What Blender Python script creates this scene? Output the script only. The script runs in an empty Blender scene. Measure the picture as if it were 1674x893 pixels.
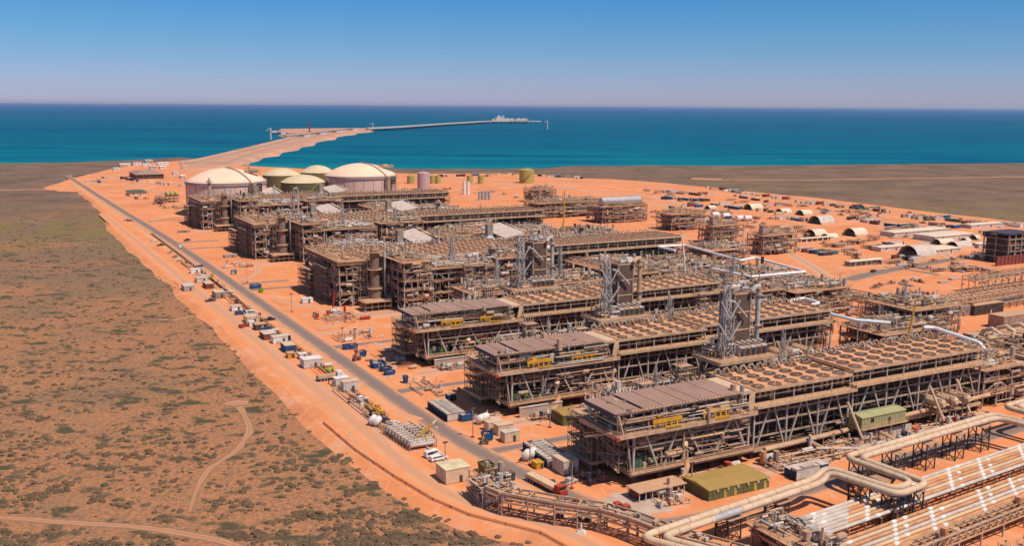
import bpy, math, random
from mathutils import Vector, noise as mnoise
R = random.Random(7)
PI = math.pi
sc = bpy.context.scene
COL = sc.collection

# ------------------------------------------------------------------ camera
FPX, CX, CY, CAMH = 1600.0, 837.0, 446.5, 100.0
PITCH = math.atan((446.5 - 172) / FPX); ROLL = math.radians(0.34)
cam = bpy.data.objects.new('camera', bpy.data.cameras.new('camera'))
COL.objects.link(cam)
cam.data.sensor_width = 36.0; cam.data.lens = FPX / 1674 * 36.0
cam.data.clip_start = 1.0; cam.data.clip_end = 200000.0
cam.location = (0, 0, CAMH)
from mathutils import Matrix
cam.matrix_world = Matrix.Translation((0, 0, CAMH)) @ Matrix.Rotation(PI / 2 - PITCH, 4, 'X') @ Matrix.Rotation(ROLL, 4, 'Z')
sc.camera = cam
# ------------------------------------------------------------------ world + sun
SUN_EL, SUN_AZ = math.radians(60), math.radians(128)     # azimuth clockwise from +Y (camera looks along +Y)
w = bpy.data.worlds.new("World"); sc.world = w; w.use_nodes = True
nt = w.node_tree; bg = nt.nodes['Background']
sky = nt.nodes.new('ShaderNodeTexSky'); sky.sky_type = 'NISHITA'; sky.sun_disc = False
sky.sun_elevation = SUN_EL; sky.sun_rotation = SUN_AZ
sky.air_density = 1.0; sky.dust_density = 0.2; sky.ozone_density = 3.0; sky.altitude = 0
tc = nt.nodes.new('ShaderNodeTexCoord'); sx = nt.nodes.new('ShaderNodeSeparateXYZ'); nt.links.new(tc.outputs['Generated'], sx.inputs[0])
cr = nt.nodes.new('ShaderNodeValToRGB'); nt.links.new(sx.outputs[2], cr.inputs[0]); e = cr.color_ramp.elements
e[0].position, e[0].color = 0.0, (.60, .62, 1.10, 1); e[1].position, e[1].color = .6, (.80, .88, 1.0, 1)
for p_, c_ in ((.022, (.52, .62, 1.08, 1)), (.055, (.36, .60, .98, 1)), (.105, (.21, .56, .95, 1)), (.22, (.30, .62, 1.0, 1))): q_ = e.new(p_); q_.color = c_
mx = nt.nodes.new('ShaderNodeMix'); mx.data_type = 'RGBA'; mx.blend_type = 'MULTIPLY'; mx.inputs[0].default_value = 1.0
nt.links.new(sky.outputs[0], mx.inputs[6]); nt.links.new(cr.outputs[0], mx.inputs[7])
nt.links.new(mx.outputs[2], bg.inputs[0]); bg.inputs[1].default_value = 0.10
sun = bpy.data.objects.new('sun', bpy.data.lights.new('sun', 'SUN')); COL.objects.link(sun)
sun.data.energy = 4.4; sun.data.angle = math.radians(0.5); sun.data.color = (1.0, 0.93, 0.84)
sd = Vector((math.sin(SUN_AZ) * math.cos(SUN_EL), math.cos(SUN_AZ) * math.cos(SUN_EL), math.sin(SUN_EL)))
sun.rotation_euler = sd.to_track_quat('Z', 'Y').to_euler()
sc.view_settings.view_transform = 'Standard'; sc.view_settings.look = 'None'
sc.view_settings.gamma = 1.0; sc.view_settings.exposure = 0.0
sc.cycles.max_bounces = 4; sc.cycles.diffuse_bounces = 2; sc.cycles.glossy_bounces = 2

# ------------------------------------------------------------------ frames of reference
# plant frame: a runs along the rows of modules (right and away), b along the main road (away, left)
TH = math.atan2(.475, .880)
VX, VY = math.cos(TH), math.sin(TH)
def W(a, b, z=0): return Vector((a * VX - b * VY, a * VY + b * VX, z))
def at(px, py, z=0):                       # photo point on the level z -> world
    x = px - CX; y = CY - py
    c, s = math.cos(ROLL), math.sin(ROLL)
    x, y = x * c - y * s, x * s + y * c
    d = Vector((x, FPX * math.cos(PITCH) + y * math.sin(PITCH), -FPX * math.sin(PITCH) + y * math.cos(PITCH)))
    t = (z - CAMH) / d.z
    return Vector((d.x * t, d.y * t, z))
def ab(px, py, z=0):
    p = at(px, py, z); return (p.x * VX + p.y * VY, -p.x * VY + p.y * VX)
def proj(a, b, z=0):
    p = W(a, b); zz = z - CAMH
    yc = p.y * math.sin(PITCH) + zz * math.cos(PITCH); dc = p.y * math.cos(PITCH) - zz * math.sin(PITCH)
    x = p.x / dc * FPX; y = yc / dc * FPX
    c, s = math.cos(ROLL), math.sin(ROLL)
    return (CX + x * c + y * s, CY - (-x * s + y * c))

# ------------------------------------------------------------------ materials
def lin(r, g, b):
    f = lambda v: (v / 255 / 12.92) if v <= 10 else ((v / 255 + .055) / 1.055) ** 2.4
    return (f(r), f(g), f(b))
def new_mat(name):
    m = bpy.data.materials.new(name); m.use_nodes = True
    return m, m.node_tree, m.node_tree.nodes['Principled BSDF']
def N(nt, typ, **kw):
    n = nt.nodes.new(typ)
    for k, v in kw.items(): setattr(n, k, v)
    return n
def noise_node(nt, vec, scale, detail=3, rough=.55):
    n = N(nt, 'ShaderNodeTexNoise'); n.inputs['Scale'].default_value = scale
    n.inputs['Detail'].default_value = detail; n.inputs['Roughness'].default_value = rough
    nt.links.new(vec, n.inputs['Vector']); return n.outputs['Fac']
def ramp(nt, fac, p0, p1, c0=(0, 0, 0, 1), c1=(1, 1, 1, 1)):
    r = N(nt, 'ShaderNodeValToRGB'); e = r.color_ramp.elements
    e[0].position, e[1].position = p0, p1; e[0].color, e[1].color = c0, c1
    nt.links.new(fac, r.inputs[0]); return r.outputs[0]
def mix(nt, fac, a, b):
    m = N(nt, 'ShaderNodeMix', data_type='RGBA')
    if isinstance(fac, float): m.inputs[0].default_value = fac
    else: nt.links.new(fac, m.inputs[0])
    for i, c in ((6, a), (7, b)):
        if isinstance(c, tuple): m.inputs[i].default_value = (*c[:3], 1)
        else: nt.links.new(c, m.inputs[i])
    return m.outputs[2]
def mat(name, c, c2=None, rough=.75, metal=0.0, scale=.35, dust=0.0, lo=.38, hi=.62, spec=.12):
    """colour c streaked with c2; red dust lies on what faces up"""
    m, nt, b = new_mat(name)
    g = N(nt, 'ShaderNodeNewGeometry')
    if c2 is None: c2 = tuple(v * .72 for v in c)
    f = noise_node(nt, g.outputs['Position'], scale, 4, .65)
    col = mix(nt, ramp(nt, f, lo, hi), c, c2)
    if dust:
        s = N(nt, 'ShaderNodeSeparateXYZ'); nt.links.new(g.outputs['Normal'], s.inputs[0])
        d = ramp(nt, s.outputs[2], .35, .95, (0, 0, 0, 1), (dust, dust, dust, 1))
        col = mix(nt, d, col, (.55, .27, .14))
    nt.links.new(col, b.inputs['Base Color'])
    b.inputs['Roughness'].default_value = rough; b.inputs['Metallic'].default_value = metal
    b.inputs['Specular IOR Level'].default_value = spec
    return m
STEEL = mat('weathered_steel', (.44, .325, .245), (.26, .185, .135), dust=.5)
COLUMN = mat('galvanised_column', (.53, .44, .365), (.40, .32, .26), dust=.3)
BEAM = mat('dusty_tan_beam', (.64, .41, .245), (.45, .285, .175), dust=.6)
DARK = mat('dark_steel_and_shade', (.11, .08, .063), (.055, .041, .034), dust=.15)  # real dark steel, and the painted shade inside modules and shelters
GALV = mat('galvanised_pipe', (.56, .50, .44), (.38, .33, .28), rough=.5, metal=.05, dust=.2)
DECK = mat('dusty_deck_plate', (.60, .33, .17), (.34, .20, .12), scale=.25, dust=.5)
FAND = mat('fan_deck_plate', (.80, .40, .20), (.68, .33, .16), scale=.2, dust=.4)
FANR = mat('fan_ring', (.30, .18, .12), (.20, .125, .09), dust=.3)
BLADE = mat('fan_blade', (.13, .085, .065), dust=.2)
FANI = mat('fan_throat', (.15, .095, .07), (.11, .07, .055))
DUCTH = mat('brown_duct_cladding', (.17, .10, .07), (.12, .075, .055), dust=.2)
CREAM = mat('cream_insulation', (.72, .52, .34), (.62, .42, .26), dust=.2, rough=.5)
LOOPW = mat('bright_white_cladding', (.92, .88, .82), (.84, .79, .72), rough=.6)
ORPIPE = mat('tan_pipe', (.68, .34, .155), (.50, .22, .10), dust=.2, rough=.55)
WHITE = mat('white_paint', (.84, .77, .69), (.70, .62, .54), dust=.12, rough=.5)
WHITED = mat('dusty_white_roof', (.66, .58, .50), (.52, .42, .34), dust=.25)
YELLOW = mat('yellow_paint', (.70, .35, .03), (.55, .26, .03), dust=.1, rough=.5)
ROOF = mat('purple_brown_roof', (.40, .235, .17), (.345, .20, .145), scale=.12)
ROOFE = mat('purple_grey_fascia', (.12, .09, .12), (.09, .07, .09))
GREENW = mat('olive_wall', (.17, .16, .055), (.12, .115, .045), scale=.5)
GREENR = mat('olive_roof', (.42, .25, .075), (.36, .22, .07), scale=.2)
SAGE = mat('sage_roof', (.40, .36, .17), (.34, .31, .15), scale=.2)
TEAL = mat('teal_container', (.10, .20, .13), (.07, .13, .09))
BLUE = mat('blue_paint', (.035, .10, .24), (.03, .07, .16), dust=.1)
RED = mat('red_paint', (.45, .05, .03), (.33, .05, .03), dust=.1)
REDW = mat('red_brown_wall', (.26, .07, .05), (.2, .06, .05))
LIME = mat('lime_paint', (.28, .42, .03), dust=.1)
NAVY = mat('navy_paint', (.03, .045, .09), dust=.1)
GLASS = mat('dark_glass', (.02, .025, .03), rough=.15, spec=.6)
TYRE = mat('rubber', (.025, .022, .02), dust=.1)
TANKW = mat('tank_concrete', (.78, .50, .385), (.72, .455, .35), scale=.06)
TANKB = mat('tank_rim_shadow_and_trim', (.42, .29, .26), (.36, .25, .22))
DOME = mat('tank_dome', (.90, .60, .41), (.83, .54, .36), scale=.05)
DOMEG = mat('pale_green_dome', (.68, .52, .31), (.60, .46, .27), scale=.08)
TANKG = mat('olive_tank_wall', (.17, .145, .065), (.14, .12, .055), scale=.08)
OLIVEY = mat('yellow_olive_tank', (.46, .36, .10), (.38, .30, .09), scale=.2)
PINKT = mat('pink_grey_tank', (.52, .38, .34), (.45, .32, .29), scale=.3)
TENT = mat('cream_tent_fabric', (.78, .60, .42), (.68, .50, .34), scale=.15)
CONC = mat('concrete', (.55, .40, .30), (.46, .31, .22), scale=.15)
def road_mat(name, c, c2, edge, e0=.55, e1=1.0):
    m, nt, b = new_mat(name); g = N(nt, 'ShaderNodeNewGeometry'); P = g.outputs['Position']
    base = mix(nt, ramp(nt, noise_node(nt, P, .06, 5, .65), .35, .65), c, c2)
    a = N(nt, 'ShaderNodeAttribute'); a.attribute_name = 'across'
    w_ = N(nt, 'ShaderNodeMapRange'); w_.interpolation_type = 'SMOOTHSTEP'; w_.inputs[1].default_value = .2; w_.inputs[2].default_value = .42; nt.links.new(a.outputs['Fac'], w_.inputs[0])
    base = mix(nt, w_.outputs[0], tuple(v * .82 for v in c), base)
    ad = N(nt, 'ShaderNodeMath', operation='MULTIPLY_ADD'); nt.links.new(noise_node(nt, P, .3, 4, .7), ad.inputs[0]); ad.inputs[1].default_value = .7; ad.inputs[2].default_value = -.35
    ad2 = N(nt, 'ShaderNodeMath', operation='ADD'); nt.links.new(ad.outputs[0], ad2.inputs[0]); nt.links.new(a.outputs['Fac'], ad2.inputs[1])
    nt.links.new(mix(nt, ramp(nt, ad2.outputs[0], e0, e1), base, edge), b.inputs['Base Color']); b.inputs['Roughness'].default_value = .9; b.inputs['Specular IOR Level'].default_value = .15
    return m
ASPH = road_mat('dusty_asphalt', (.30, .195, .15), (.235, .165, .135), (.70, .29, .13))
PALED = road_mat('pale_dirt', (.66, .34, .20), (.60, .34, .22), (.72, .28, .12))
SHOULD = road_mat('verge_dirt', (.72, .34, .18), (.68, .27, .11), (.75, .27, .105), .45, .9)
TRACK = road_mat('rutted_track', (.52, .24, .125), (.60, .27, .13), (.28, .15, .08), .42, .80)
CAUSE = mat('causeway_rock', (.64, .31, .18), (.44, .24, .15), scale=.012)
CROAD = road_mat('causeway_track', (.42, .24, .155), (.50, .29, .19), (.66, .34, .2))
HAULR = mat('graded_dirt', (.64, .27, .135), (.58, .22, .10), scale=.04)
BRUSHED = mat('silver_cladding', (.52, .48, .45), (.40, .36, .33), rough=.45, metal=.15)
STAIR = mat('scaffold_tube', (.42, .30, .21), (.27, .19, .14), dust=.3)
PALS = [STEEL, GALV, BEAM, DARK, CREAM, COLUMN]

# ------------------------------------------------------------------ mesh builder
class MB:
    def __init__(s): s.v = []; s.f = []; s.m = []; s.mats = []
    def mi(s, m):
        if m not in s.mats: s.mats.append(m)
        return s.mats.index(m)
    def quad(s, pts, m):
        n = len(s.v); s.v += [tuple(p) for p in pts]; s.f.append(tuple(range(n, n + len(pts)))); s.m.append(s.mi(m))
    def box(s, x0, x1, y0, y1, z0, z1, m):
        n = len(s.v); i = s.mi(m)
        s.v += [(x0, y0, z0), (x1, y0, z0), (x1, y1, z0), (x0, y1, z0), (x0, y0, z1), (x1, y0, z1), (x1, y1, z1), (x0, y1, z1)]
        for q in ((3, 2, 1, 0), (4, 5, 6, 7), (0, 1, 5, 4), (1, 2, 6, 5), (2, 3, 7, 6), (3, 0, 4, 7)):
            s.f.append(tuple(n + k for k in q)); s.m.append(i)
    def bar(s, p, q, w, m, h=None):
        h = h or w; p = Vector(p); q = Vector(q); d = q - p
        if d.length < 1e-5: return
        d.normalize(); up = Vector((0, 0, 1)) if abs(d.z) < .95 else Vector((1, 0, 0))
        sx = d.cross(up).normalized() * (w / 2); sz = sx.cross(d).normalized() * (h / 2)
        n = len(s.v); i = s.mi(m)
        for c in (p, q): s.v += [tuple(c - sx - sz), tuple(c + sx - sz), tuple(c + sx + sz), tuple(c - sx + sz)]
        for k in range(4): s.f.append((n + k, n + (k + 1) % 4, n + 4 + (k + 1) % 4, n + 4 + k)); s.m.append(i)
        s.f.append((n + 3, n + 2, n + 1, n)); s.f.append((n + 4, n + 5, n + 6, n + 7)); s.m += [i, i]
    def path(s, pts, r, m, n=7, caps=True):
        pts = [Vector(p) for p in pts]; i = s.mi(m); rings = []
        for k, p in enumerate(pts):
            d0 = (p - pts[k - 1]).normalized() if k else None
            d1 = (pts[k + 1] - p).normalized() if k < len(pts) - 1 else None
            d = ((d0 or d1) + (d1 or d0))
            d = d.normalized() if d.length > 1e-4 else (d0 or d1)
            sc_ = 1.0 / max(.5, d.dot(d1 or d0))
            up = Vector((0, 0, 1)) if abs(d.z) < .9 else Vector((0, 1, 0))
            a = d.cross(up).normalized(); b = a.cross(d).normalized()
            rings.append(len(s.v))
            rr = r[k] if isinstance(r, (list, tuple)) else r
            for j in range(n):
                t = 2 * PI * j / n
                s.v.append(tuple(p + a * math.cos(t) * rr * sc_ + b * math.sin(t) * rr * (sc_ if abs(d.z) > .2 else 1)))
        for k in range(len(pts) - 1):
            for j in range(n):
                s.f.append((rings[k] + j, rings[k] + (j + 1) % n, rings[k + 1] + (j + 1) % n, rings[k + 1] + j)); s.m.append(i)
        if caps:
            s.f.append(tuple(rings[0] + j for j in range(n))[::-1]); s.f.append(tuple(rings[-1] + j for j in range(n))); s.m += [i, i]
    def cyl(s, x, y, z0, z1, r, m, n=12, r1=None): s.path([(x, y, z0), (x, y, z1)], [r, r if r1 is None else r1], m, n)
    def dome(s, x, y, z, r, h, m, n=32, k=7):
        # spherical cap of rise h over radius r
        rs = (r * r + h * h) / (2 * h); a0 = math.asin(min(1, r / rs)); i = s.mi(m); base = len(s.v)
        for j in range(k):
            a = a0 * (1 - j / k)
            for t in range(n):
                s.v.append((x + rs * math.sin(a) * math.cos(2 * PI * t / n), y + rs * math.sin(a) * math.sin(2 * PI * t / n), z + rs * math.cos(a) - rs * math.cos(a0)))
        s.v.append((x, y, z + h)); top = len(s.v) - 1
        for j in range(k - 1):
            for t in range(n):
                s.f.append((base + j * n + t, base + j * n + (t + 1) % n, base + (j + 1) * n + (t + 1) % n, base + (j + 1) * n + t)); s.m.append(i)
        for t in range(n): s.f.append((base + (k - 1) * n + t, base + (k - 1) * n + (t + 1) % n, top)); s.m.append(i)
    def rail(s, p, q, m=None, h=1.1, step=2.5, w=.09):
        m = m or BEAM; p = Vector(p); q = Vector(q); L = (q - p).length; k = max(1, int(L / step)); u = Vector((0, 0, h))
        for j in range(k + 1):
            c = p.lerp(q, j / k); s.bar(c, c + u, w, m)
        s.bar(p + u, q + u, w, m); s.bar(p + u * .55, q + u * .55, w, m)
    def rails(s, x0, x1, y0, y1, z, m=None, w=.09):
        for a, b in (((x0, y0), (x1, y0)), ((x1, y0), (x1, y1)), ((x1, y1), (x0, y1)), ((x0, y1), (x0, y0))): s.rail((*a, z), (*b, z), m, w=w)
    def build(s, name, parent=None, smooth=False, **props):
        me = bpy.data.meshes.new(name); me.from_pydata(s.v, [], s.f)
        for m in s.mats: me.materials.append(m)
        me.polygons.foreach_set('material_index', s.m)
        if smooth:
            me.polygons.foreach_set('use_smooth', [True] * len(s.f))
            try: me.set_sharp_from_angle(angle=math.radians(35))
            except Exception: pass
        me.update()
        o = bpy.data.objects.new(name, me); COL.objects.link(o)
        if parent: o.parent = parent
        for k, v in props.items(): o[k] = v
        return o
    def __bool__(s): return bool(s.f)

LABELS = {}
def tag(o, label, cat, group=None):
    o['label'] = label; o['category'] = cat
    if group: o['group'] = group
    LABELS.setdefault(label, []).append(o); return o
def thing(name, label, cat, a, b, z=0, rz=0.0, group=None):
    o = bpy.data.objects.new(name, None); COL.objects.link(o)
    o.location = W(a, b, z); o.rotation_euler = (0, 0, TH + rz)
    return tag(o, label, cat, group)
def one(name, mb, label, cat, a, b, z=0, rz=0.0, group=None, smooth=False):
    o = mb.build(name, None, smooth); o.location = W(a, b, z); o.rotation_euler = (0, 0, TH + rz)
    return tag(o, label, cat, group)
def copy_tree(o, parent=None):
    c = o.copy(); COL.objects.link(c)
    if parent: c.parent = parent
    for ch in o.children: copy_tree(ch, c)
    return c
def structure(o): o['kind'] = 'structure'; return o

# ------------------------------------------------------------------ the setting: land, sea, pad, roads
def inside(poly, x, y):
    c = False; j = len(poly) - 1
    for i in range(len(poly)):
        xi, yi = poly[i]; xj, yj = poly[j]
        if (yi > y) != (yj > y) and x < (xj - xi) * (y - yi) / (yj - yi) + xi: c = not c
        j = i
    return c
ZL = -1.2; ZS = -4.0
PAD_PX = [(75, 306), (100, 311), (132, 312), (150, 326), (178, 352), (181, 373), (215, 402), (270, 452), (289, 462), (300, 483), (345, 522), (400, 572), (430, 605),
          (520, 690), (600, 752), (660, 795), (700, 822), (760, 850), (820, 866), (870, 876), (905, 895), (950, 950), (1100, 1250), (3200, 1250), (2900, 520), (1900, 389),
          (1674, 364), (1500, 344), (1340, 324), (1200, 311), (1090, 299), (1000, 293), (905, 290), (890, 285), (780, 283.5), (680, 284), (545, 280), (470, 274),
          (395, 271), (370, 262), (300, 262), (250, 266), (190, 274), (120, 291)]
PAD = [at(x, y, 0).to_2d() for x, y in PAD_PX]
def wobble(poly, step, amp, seed):
    out = []
    for i in range(len(poly)):
        p, q = poly[i], poly[(i + 1) % len(poly)]; k = min(40, max(1, int((q - p).length / step)))
        for j in range(k):
            c = p.lerp(q, j / k); n = mnoise.noise_vector(Vector((c.x * .03, c.y * .03, seed)))
            s_ = 1 if c.length > 50 else 0
            out.append(Vector((c.x + n.x * amp * s_, c.y + n.y * amp * s_)))
    return out
PAD = wobble(PAD, 12, 2.2, 3.0)
def sheet(name, pts, z, m, skirt=0.0, spread=2.0):
    """flat polygon with an optional sloping batter round it"""
    from mathutils.geometry import tessellate_polygon
    P3 = [Vector((p[0], p[1], z)) for p in pts]
    tris = tessellate_polygon([P3]); mb = MB(); mb.v = [tuple(p) for p in P3]; mb.mi(m)
    for t in tris:
        a, b, c = (P3[i] for i in t)
        t = t if (b - a).cross(c - a).z > 0 else t[::-1]
        mb.f.append(tuple(t)); mb.m.append(0)
    if skirt:
        area = sum(P3[i].x * P3[(i + 1) % len(P3)].y - P3[(i + 1) % len(P3)].x * P3[i].y for i in range(len(P3)))
        sg = 1 if area > 0 else -1; n = len(P3)
        for i in range(n):
            d = (P3[(i + 1) % n] - P3[i - 1]); nn = Vector((d.y, -d.x, 0)).normalized() * sg * spread
            mb.v.append(tuple(P3[i] + nn - Vector((0, 0, skirt))))
        for i in range(n):
            j = (i + 1) % n; q = (i, n + i, n + j, j); mb.f.append(q if sg > 0 else q[::-1]); mb.m.append(0)
    o = mb.build(name); return structure(o)

# --- sea
m, nt, b = new_mat('sea_water')
g = N(nt, 'ShaderNodeNewGeometry')
mp = N(nt, 'ShaderNodeMapping'); mp.inputs['Scale'].default_value = (1, 5.0, 1); nt.links.new(g.outputs['Position'], mp.inputs[0])
f1 = ramp(nt, noise_node(nt, mp.outputs[0], .00042, 4, .55), .36, .66)
f9 = ramp(nt, noise_node(nt, mp.outputs[0], .0045, 5, .7), .40, .66)
col = mix(nt, f1, (.0010, .066, .140), (.0012, .104, .180)); col = mix(nt, f9, col, (.001, .118, .185))
# shallows along the shore are paler and greener
sp = N(nt, 'ShaderNodeSeparateXYZ'); nt.links.new(g.outputs['Position'], sp.inputs[0])
mr = N(nt, 'ShaderNodeMapRange'); mr.inputs[1].default_value = 1350; mr.inputs[2].default_value = 3300; mr.inputs[3].default_value = 1; mr.inputs[4].default_value = 0
nt.links.new(sp.outputs[1], mr.inputs[0])
f2 = noise_node(nt, mp.outputs[0], .0016, 4, .6)
mu = N(nt, 'ShaderNodeMath', operation='MULTIPLY'); nt.links.new(mr.outputs[0], mu.inputs[0]); nt.links.new(ramp(nt, f2, .42, .60), mu.inputs[1])
col = mix(nt, mu.outputs[0], col, (.003, .18, .205))
mr2 = N(nt, 'ShaderNodeMapRange'); mr2.inputs[1].default_value = 1500; mr2.inputs[2].default_value = 1850; mr2.inputs[3].default_value = .6; mr2.inputs[4].default_value = 0
nt.links.new(sp.outputs[1], mr2.inputs[0])
col = mix(nt, mr2.outputs[0], col, (.008, .22, .22))
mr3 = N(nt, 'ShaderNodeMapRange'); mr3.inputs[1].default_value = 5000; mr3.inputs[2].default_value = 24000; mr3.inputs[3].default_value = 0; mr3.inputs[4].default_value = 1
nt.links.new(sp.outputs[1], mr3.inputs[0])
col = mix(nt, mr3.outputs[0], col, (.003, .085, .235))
nt.links.new(col, b.inputs['Base Color']); b.inputs['Roughness'].default_value = .5; b.inputs['Specular IOR Level'].default_value = 0.0
SEA = m
mb = MB(); k = 64
ring = [(0, 3000, ZS)]
mb.quad([(-120000, 800, ZS), (120000, 800, ZS), (120000, 150000, ZS), (-120000, 150000, ZS)], SEA)
structure(mb.build('sea'))

# --- scrub land
m, nt, b = new_mat('scrub_land')
g = N(nt, 'ShaderNodeNewGeometry'); P = g.outputs['Position']
fin = noise_node(nt, P, .75, 4, .75); mid_ = noise_node(nt, P, .16, 4, .7)
soil = mix(nt, ramp(nt, fin, .42, .58), (.47, .19, .083), (.26, .135, .07))
dry = mix(nt, ramp(nt, fin, .44, .60), (.29, .16, .085), (.155, .098, .055))
bush = mix(nt, ramp(nt, noise_node(nt, P, .02, 4), .38, .6), (.105, .075, .04), (.085, .072, .036))
# greener ground in two low places
GM = []
for cx, cy, rr, st in ((at(135, 372).x, at(135, 372).y, 160, 1.15), (at(1640, 350).x, at(1640, 350).y, 200, .8), (at(1250, 303).x, at(1250, 303).y, 180, .5)):
    vd = N(nt, 'ShaderNodeVectorMath', operation='DISTANCE'); vd.inputs[1].default_value = (cx, cy, ZL); nt.links.new(P, vd.inputs[0])
    mr = N(nt, 'ShaderNodeMapRange'); mr.inputs[1].default_value = 0; mr.inputs[2].default_value = rr; mr.inputs[3].default_value = st; mr.inputs[4].default_value = 0
    nt.links.new(vd.outputs['Value'], mr.inputs[0])
    mu = N(nt, 'ShaderNodeMath', operation='MULTIPLY'); nt.links.new(mr.outputs[0], mu.inputs[0]); nt.links.new(ramp(nt, noise_node(nt, P, .03, 6, .75), .46, .62), mu.inputs[1])
    GM.append(mu.outputs[0])
big = noise_node(nt, P, .011, 5, .62)
sp = N(nt, 'ShaderNodeSeparateXYZ'); nt.links.new(P, sp.inputs[0])
mr = N(nt, 'ShaderNodeMapRange'); mr.inputs[1].default_value = 230; mr.inputs[2].default_value = 640; mr.inputs[3].default_value = -.13; mr.inputs[4].default_value = .12
nt.links.new(sp.outputs[1], mr.inputs[0])
ad = N(nt, 'ShaderNodeMath', operation='ADD'); nt.links.new(big, ad.inputs[0]); nt.links.new(mr.outputs[0], ad.inputs[1])
ad2 = N(nt, 'ShaderNodeMath', operation='MULTIPLY_ADD'); nt.links.new(mid_, ad2.inputs[0]); ad2.inputs[1].default_value = .45; nt.links.new(ad.outputs[0], ad2.inputs[2])
c = mix(nt, ramp(nt, ad2.outputs[0], .66, .84), soil, dry)
# separate dark thickets, wider than deep
mpz = N(nt, 'ShaderNodeMapping'); mpz.inputs['Scale'].default_value = (.8, 1.1, 1); nt.links.new(P, mpz.inputs[0])
th = noise_node(nt, mpz.outputs[0], .12, 3, .55)
c = mix(nt, ramp(nt, th, .565, .64), c, bush)
far_ = N(nt, 'ShaderNodeMapRange'); far_.inputs[1].default_value = 700; far_.inputs[2].default_value = 1100; far_.inputs[4].default_value = .75; nt.links.new(sp.outputs[1], far_.inputs[0])
c = mix(nt, far_.outputs[0], c, mix(nt, ramp(nt, noise_node(nt, P, .016, 7, .75), .40, .60), (.235, .14, .092), (.115, .078, .054)))
for g_ in GM: c = mix(nt, g_, c, (.20, .165, .035))
nt.links.new(c, b.inputs['Base Color'])
b.inputs['Roughness'].default_value = .95; b.inputs['Specular IOR Level'].default_value = .1
SCRUB = m
coast = [(-900, 266), (-300, 267), (0, 267), (130, 265), (205, 262), (300, 257), (396, 270), (430, 274), (470, 275), (545, 275), (620, 275), (700, 276), (800, 276), (880, 275),
         (930, 272), (1000, 271), (1100, 270.5), (1200, 271), (1300, 270), (1400, 269), (1500, 268), (1600, 267), (1674, 266.5), (1900, 266), (2500, 268)]
LAND = [at(x, y, ZL).to_2d() for x, y in coast] + [Vector((1900, -400)), Vector((-1900, -400))]
LAND = LAND[:0] + wobble(LAND, 30, 14, 9.0)
sheet('ground', LAND, ZL, SCRUB, skirt=4, spread=25)

# --- orange pad
m, nt, b = new_mat('red_earth')
g = N(nt, 'ShaderNodeNewGeometry'); P = g.outputs['Position']
c1 = mix(nt, ramp(nt, noise_node(nt, P, .012, 5, .6), .32, .68), (.80, .255, .085), (.70, .255, .105))
c2 = mix(nt, ramp(nt, noise_node(nt, P, .06, 5, .7), .50, .72), c1, (.74, .34, .185))
c3 = mix(nt, ramp(nt, noise_node(nt, P, .22, 4, .7), .56, .70), c2, (.58, .205, .085))
# wheel tracks, long streaks along the road direction
mp = N(nt, 'ShaderNodeMapping'); mp.inputs['Rotation'].default_value = (0, 0, -TH); mp.inputs['Scale'].default_value = (1, .12, 1); nt.links.new(P, mp.inputs[0])
c4 = mix(nt, ramp(nt, noise_node(nt, mp.outputs[0], .25, 4, .7), .60, .74), c3, (.78, .40, .235))
c5 = mix(nt, ramp(nt, noise_node(nt, P, .035, 6, .68), .53, .66), c4, (.78, .36, .19))
c6 = mix(nt, ramp(nt, noise_node(nt, P, .018, 6, .7), .52, .66), c5, (.60, .21, .085))
vo = N(nt, 'ShaderNodeTexVoronoi', feature='DISTANCE_TO_EDGE'); vo.inputs['Scale'].default_value = .045
wv = N(nt, 'ShaderNodeVectorMath', operation='MULTIPLY_ADD'); n3 = N(nt, 'ShaderNodeTexNoise'); n3.inputs['Scale'].default_value = .03; nt.links.new(P, n3.inputs['Vector'])
wv.inputs[1].default_value = (60, 60, 0); nt.links.new(n3.outputs['Color'], wv.inputs[0]); nt.links.new(mp.outputs[0], wv.inputs[2]); nt.links.new(wv.outputs[0], vo.inputs['Vector'])
c7 = mix(nt, ramp(nt, vo.outputs['Distance'], .006, .022, (.30, .30, .30, 1), (0, 0, 0, 1)), c6, (.80, .43, .26))
c8 = mix(nt, ramp(nt, noise_node(nt, P, 1.2, 4, .8), .40, .72), c7, mix(nt, .5, c7, (.55, .22, .10)))
nt.links.new(c8, b.inputs['Base Color']); b.inputs['Roughness'].default_value = .95; b.inputs['Specular IOR Level'].default_value = .1
EARTH = m
sheet('earth_pad', PAD, 0, EARTH, skirt=1.3, spread=4)

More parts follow.
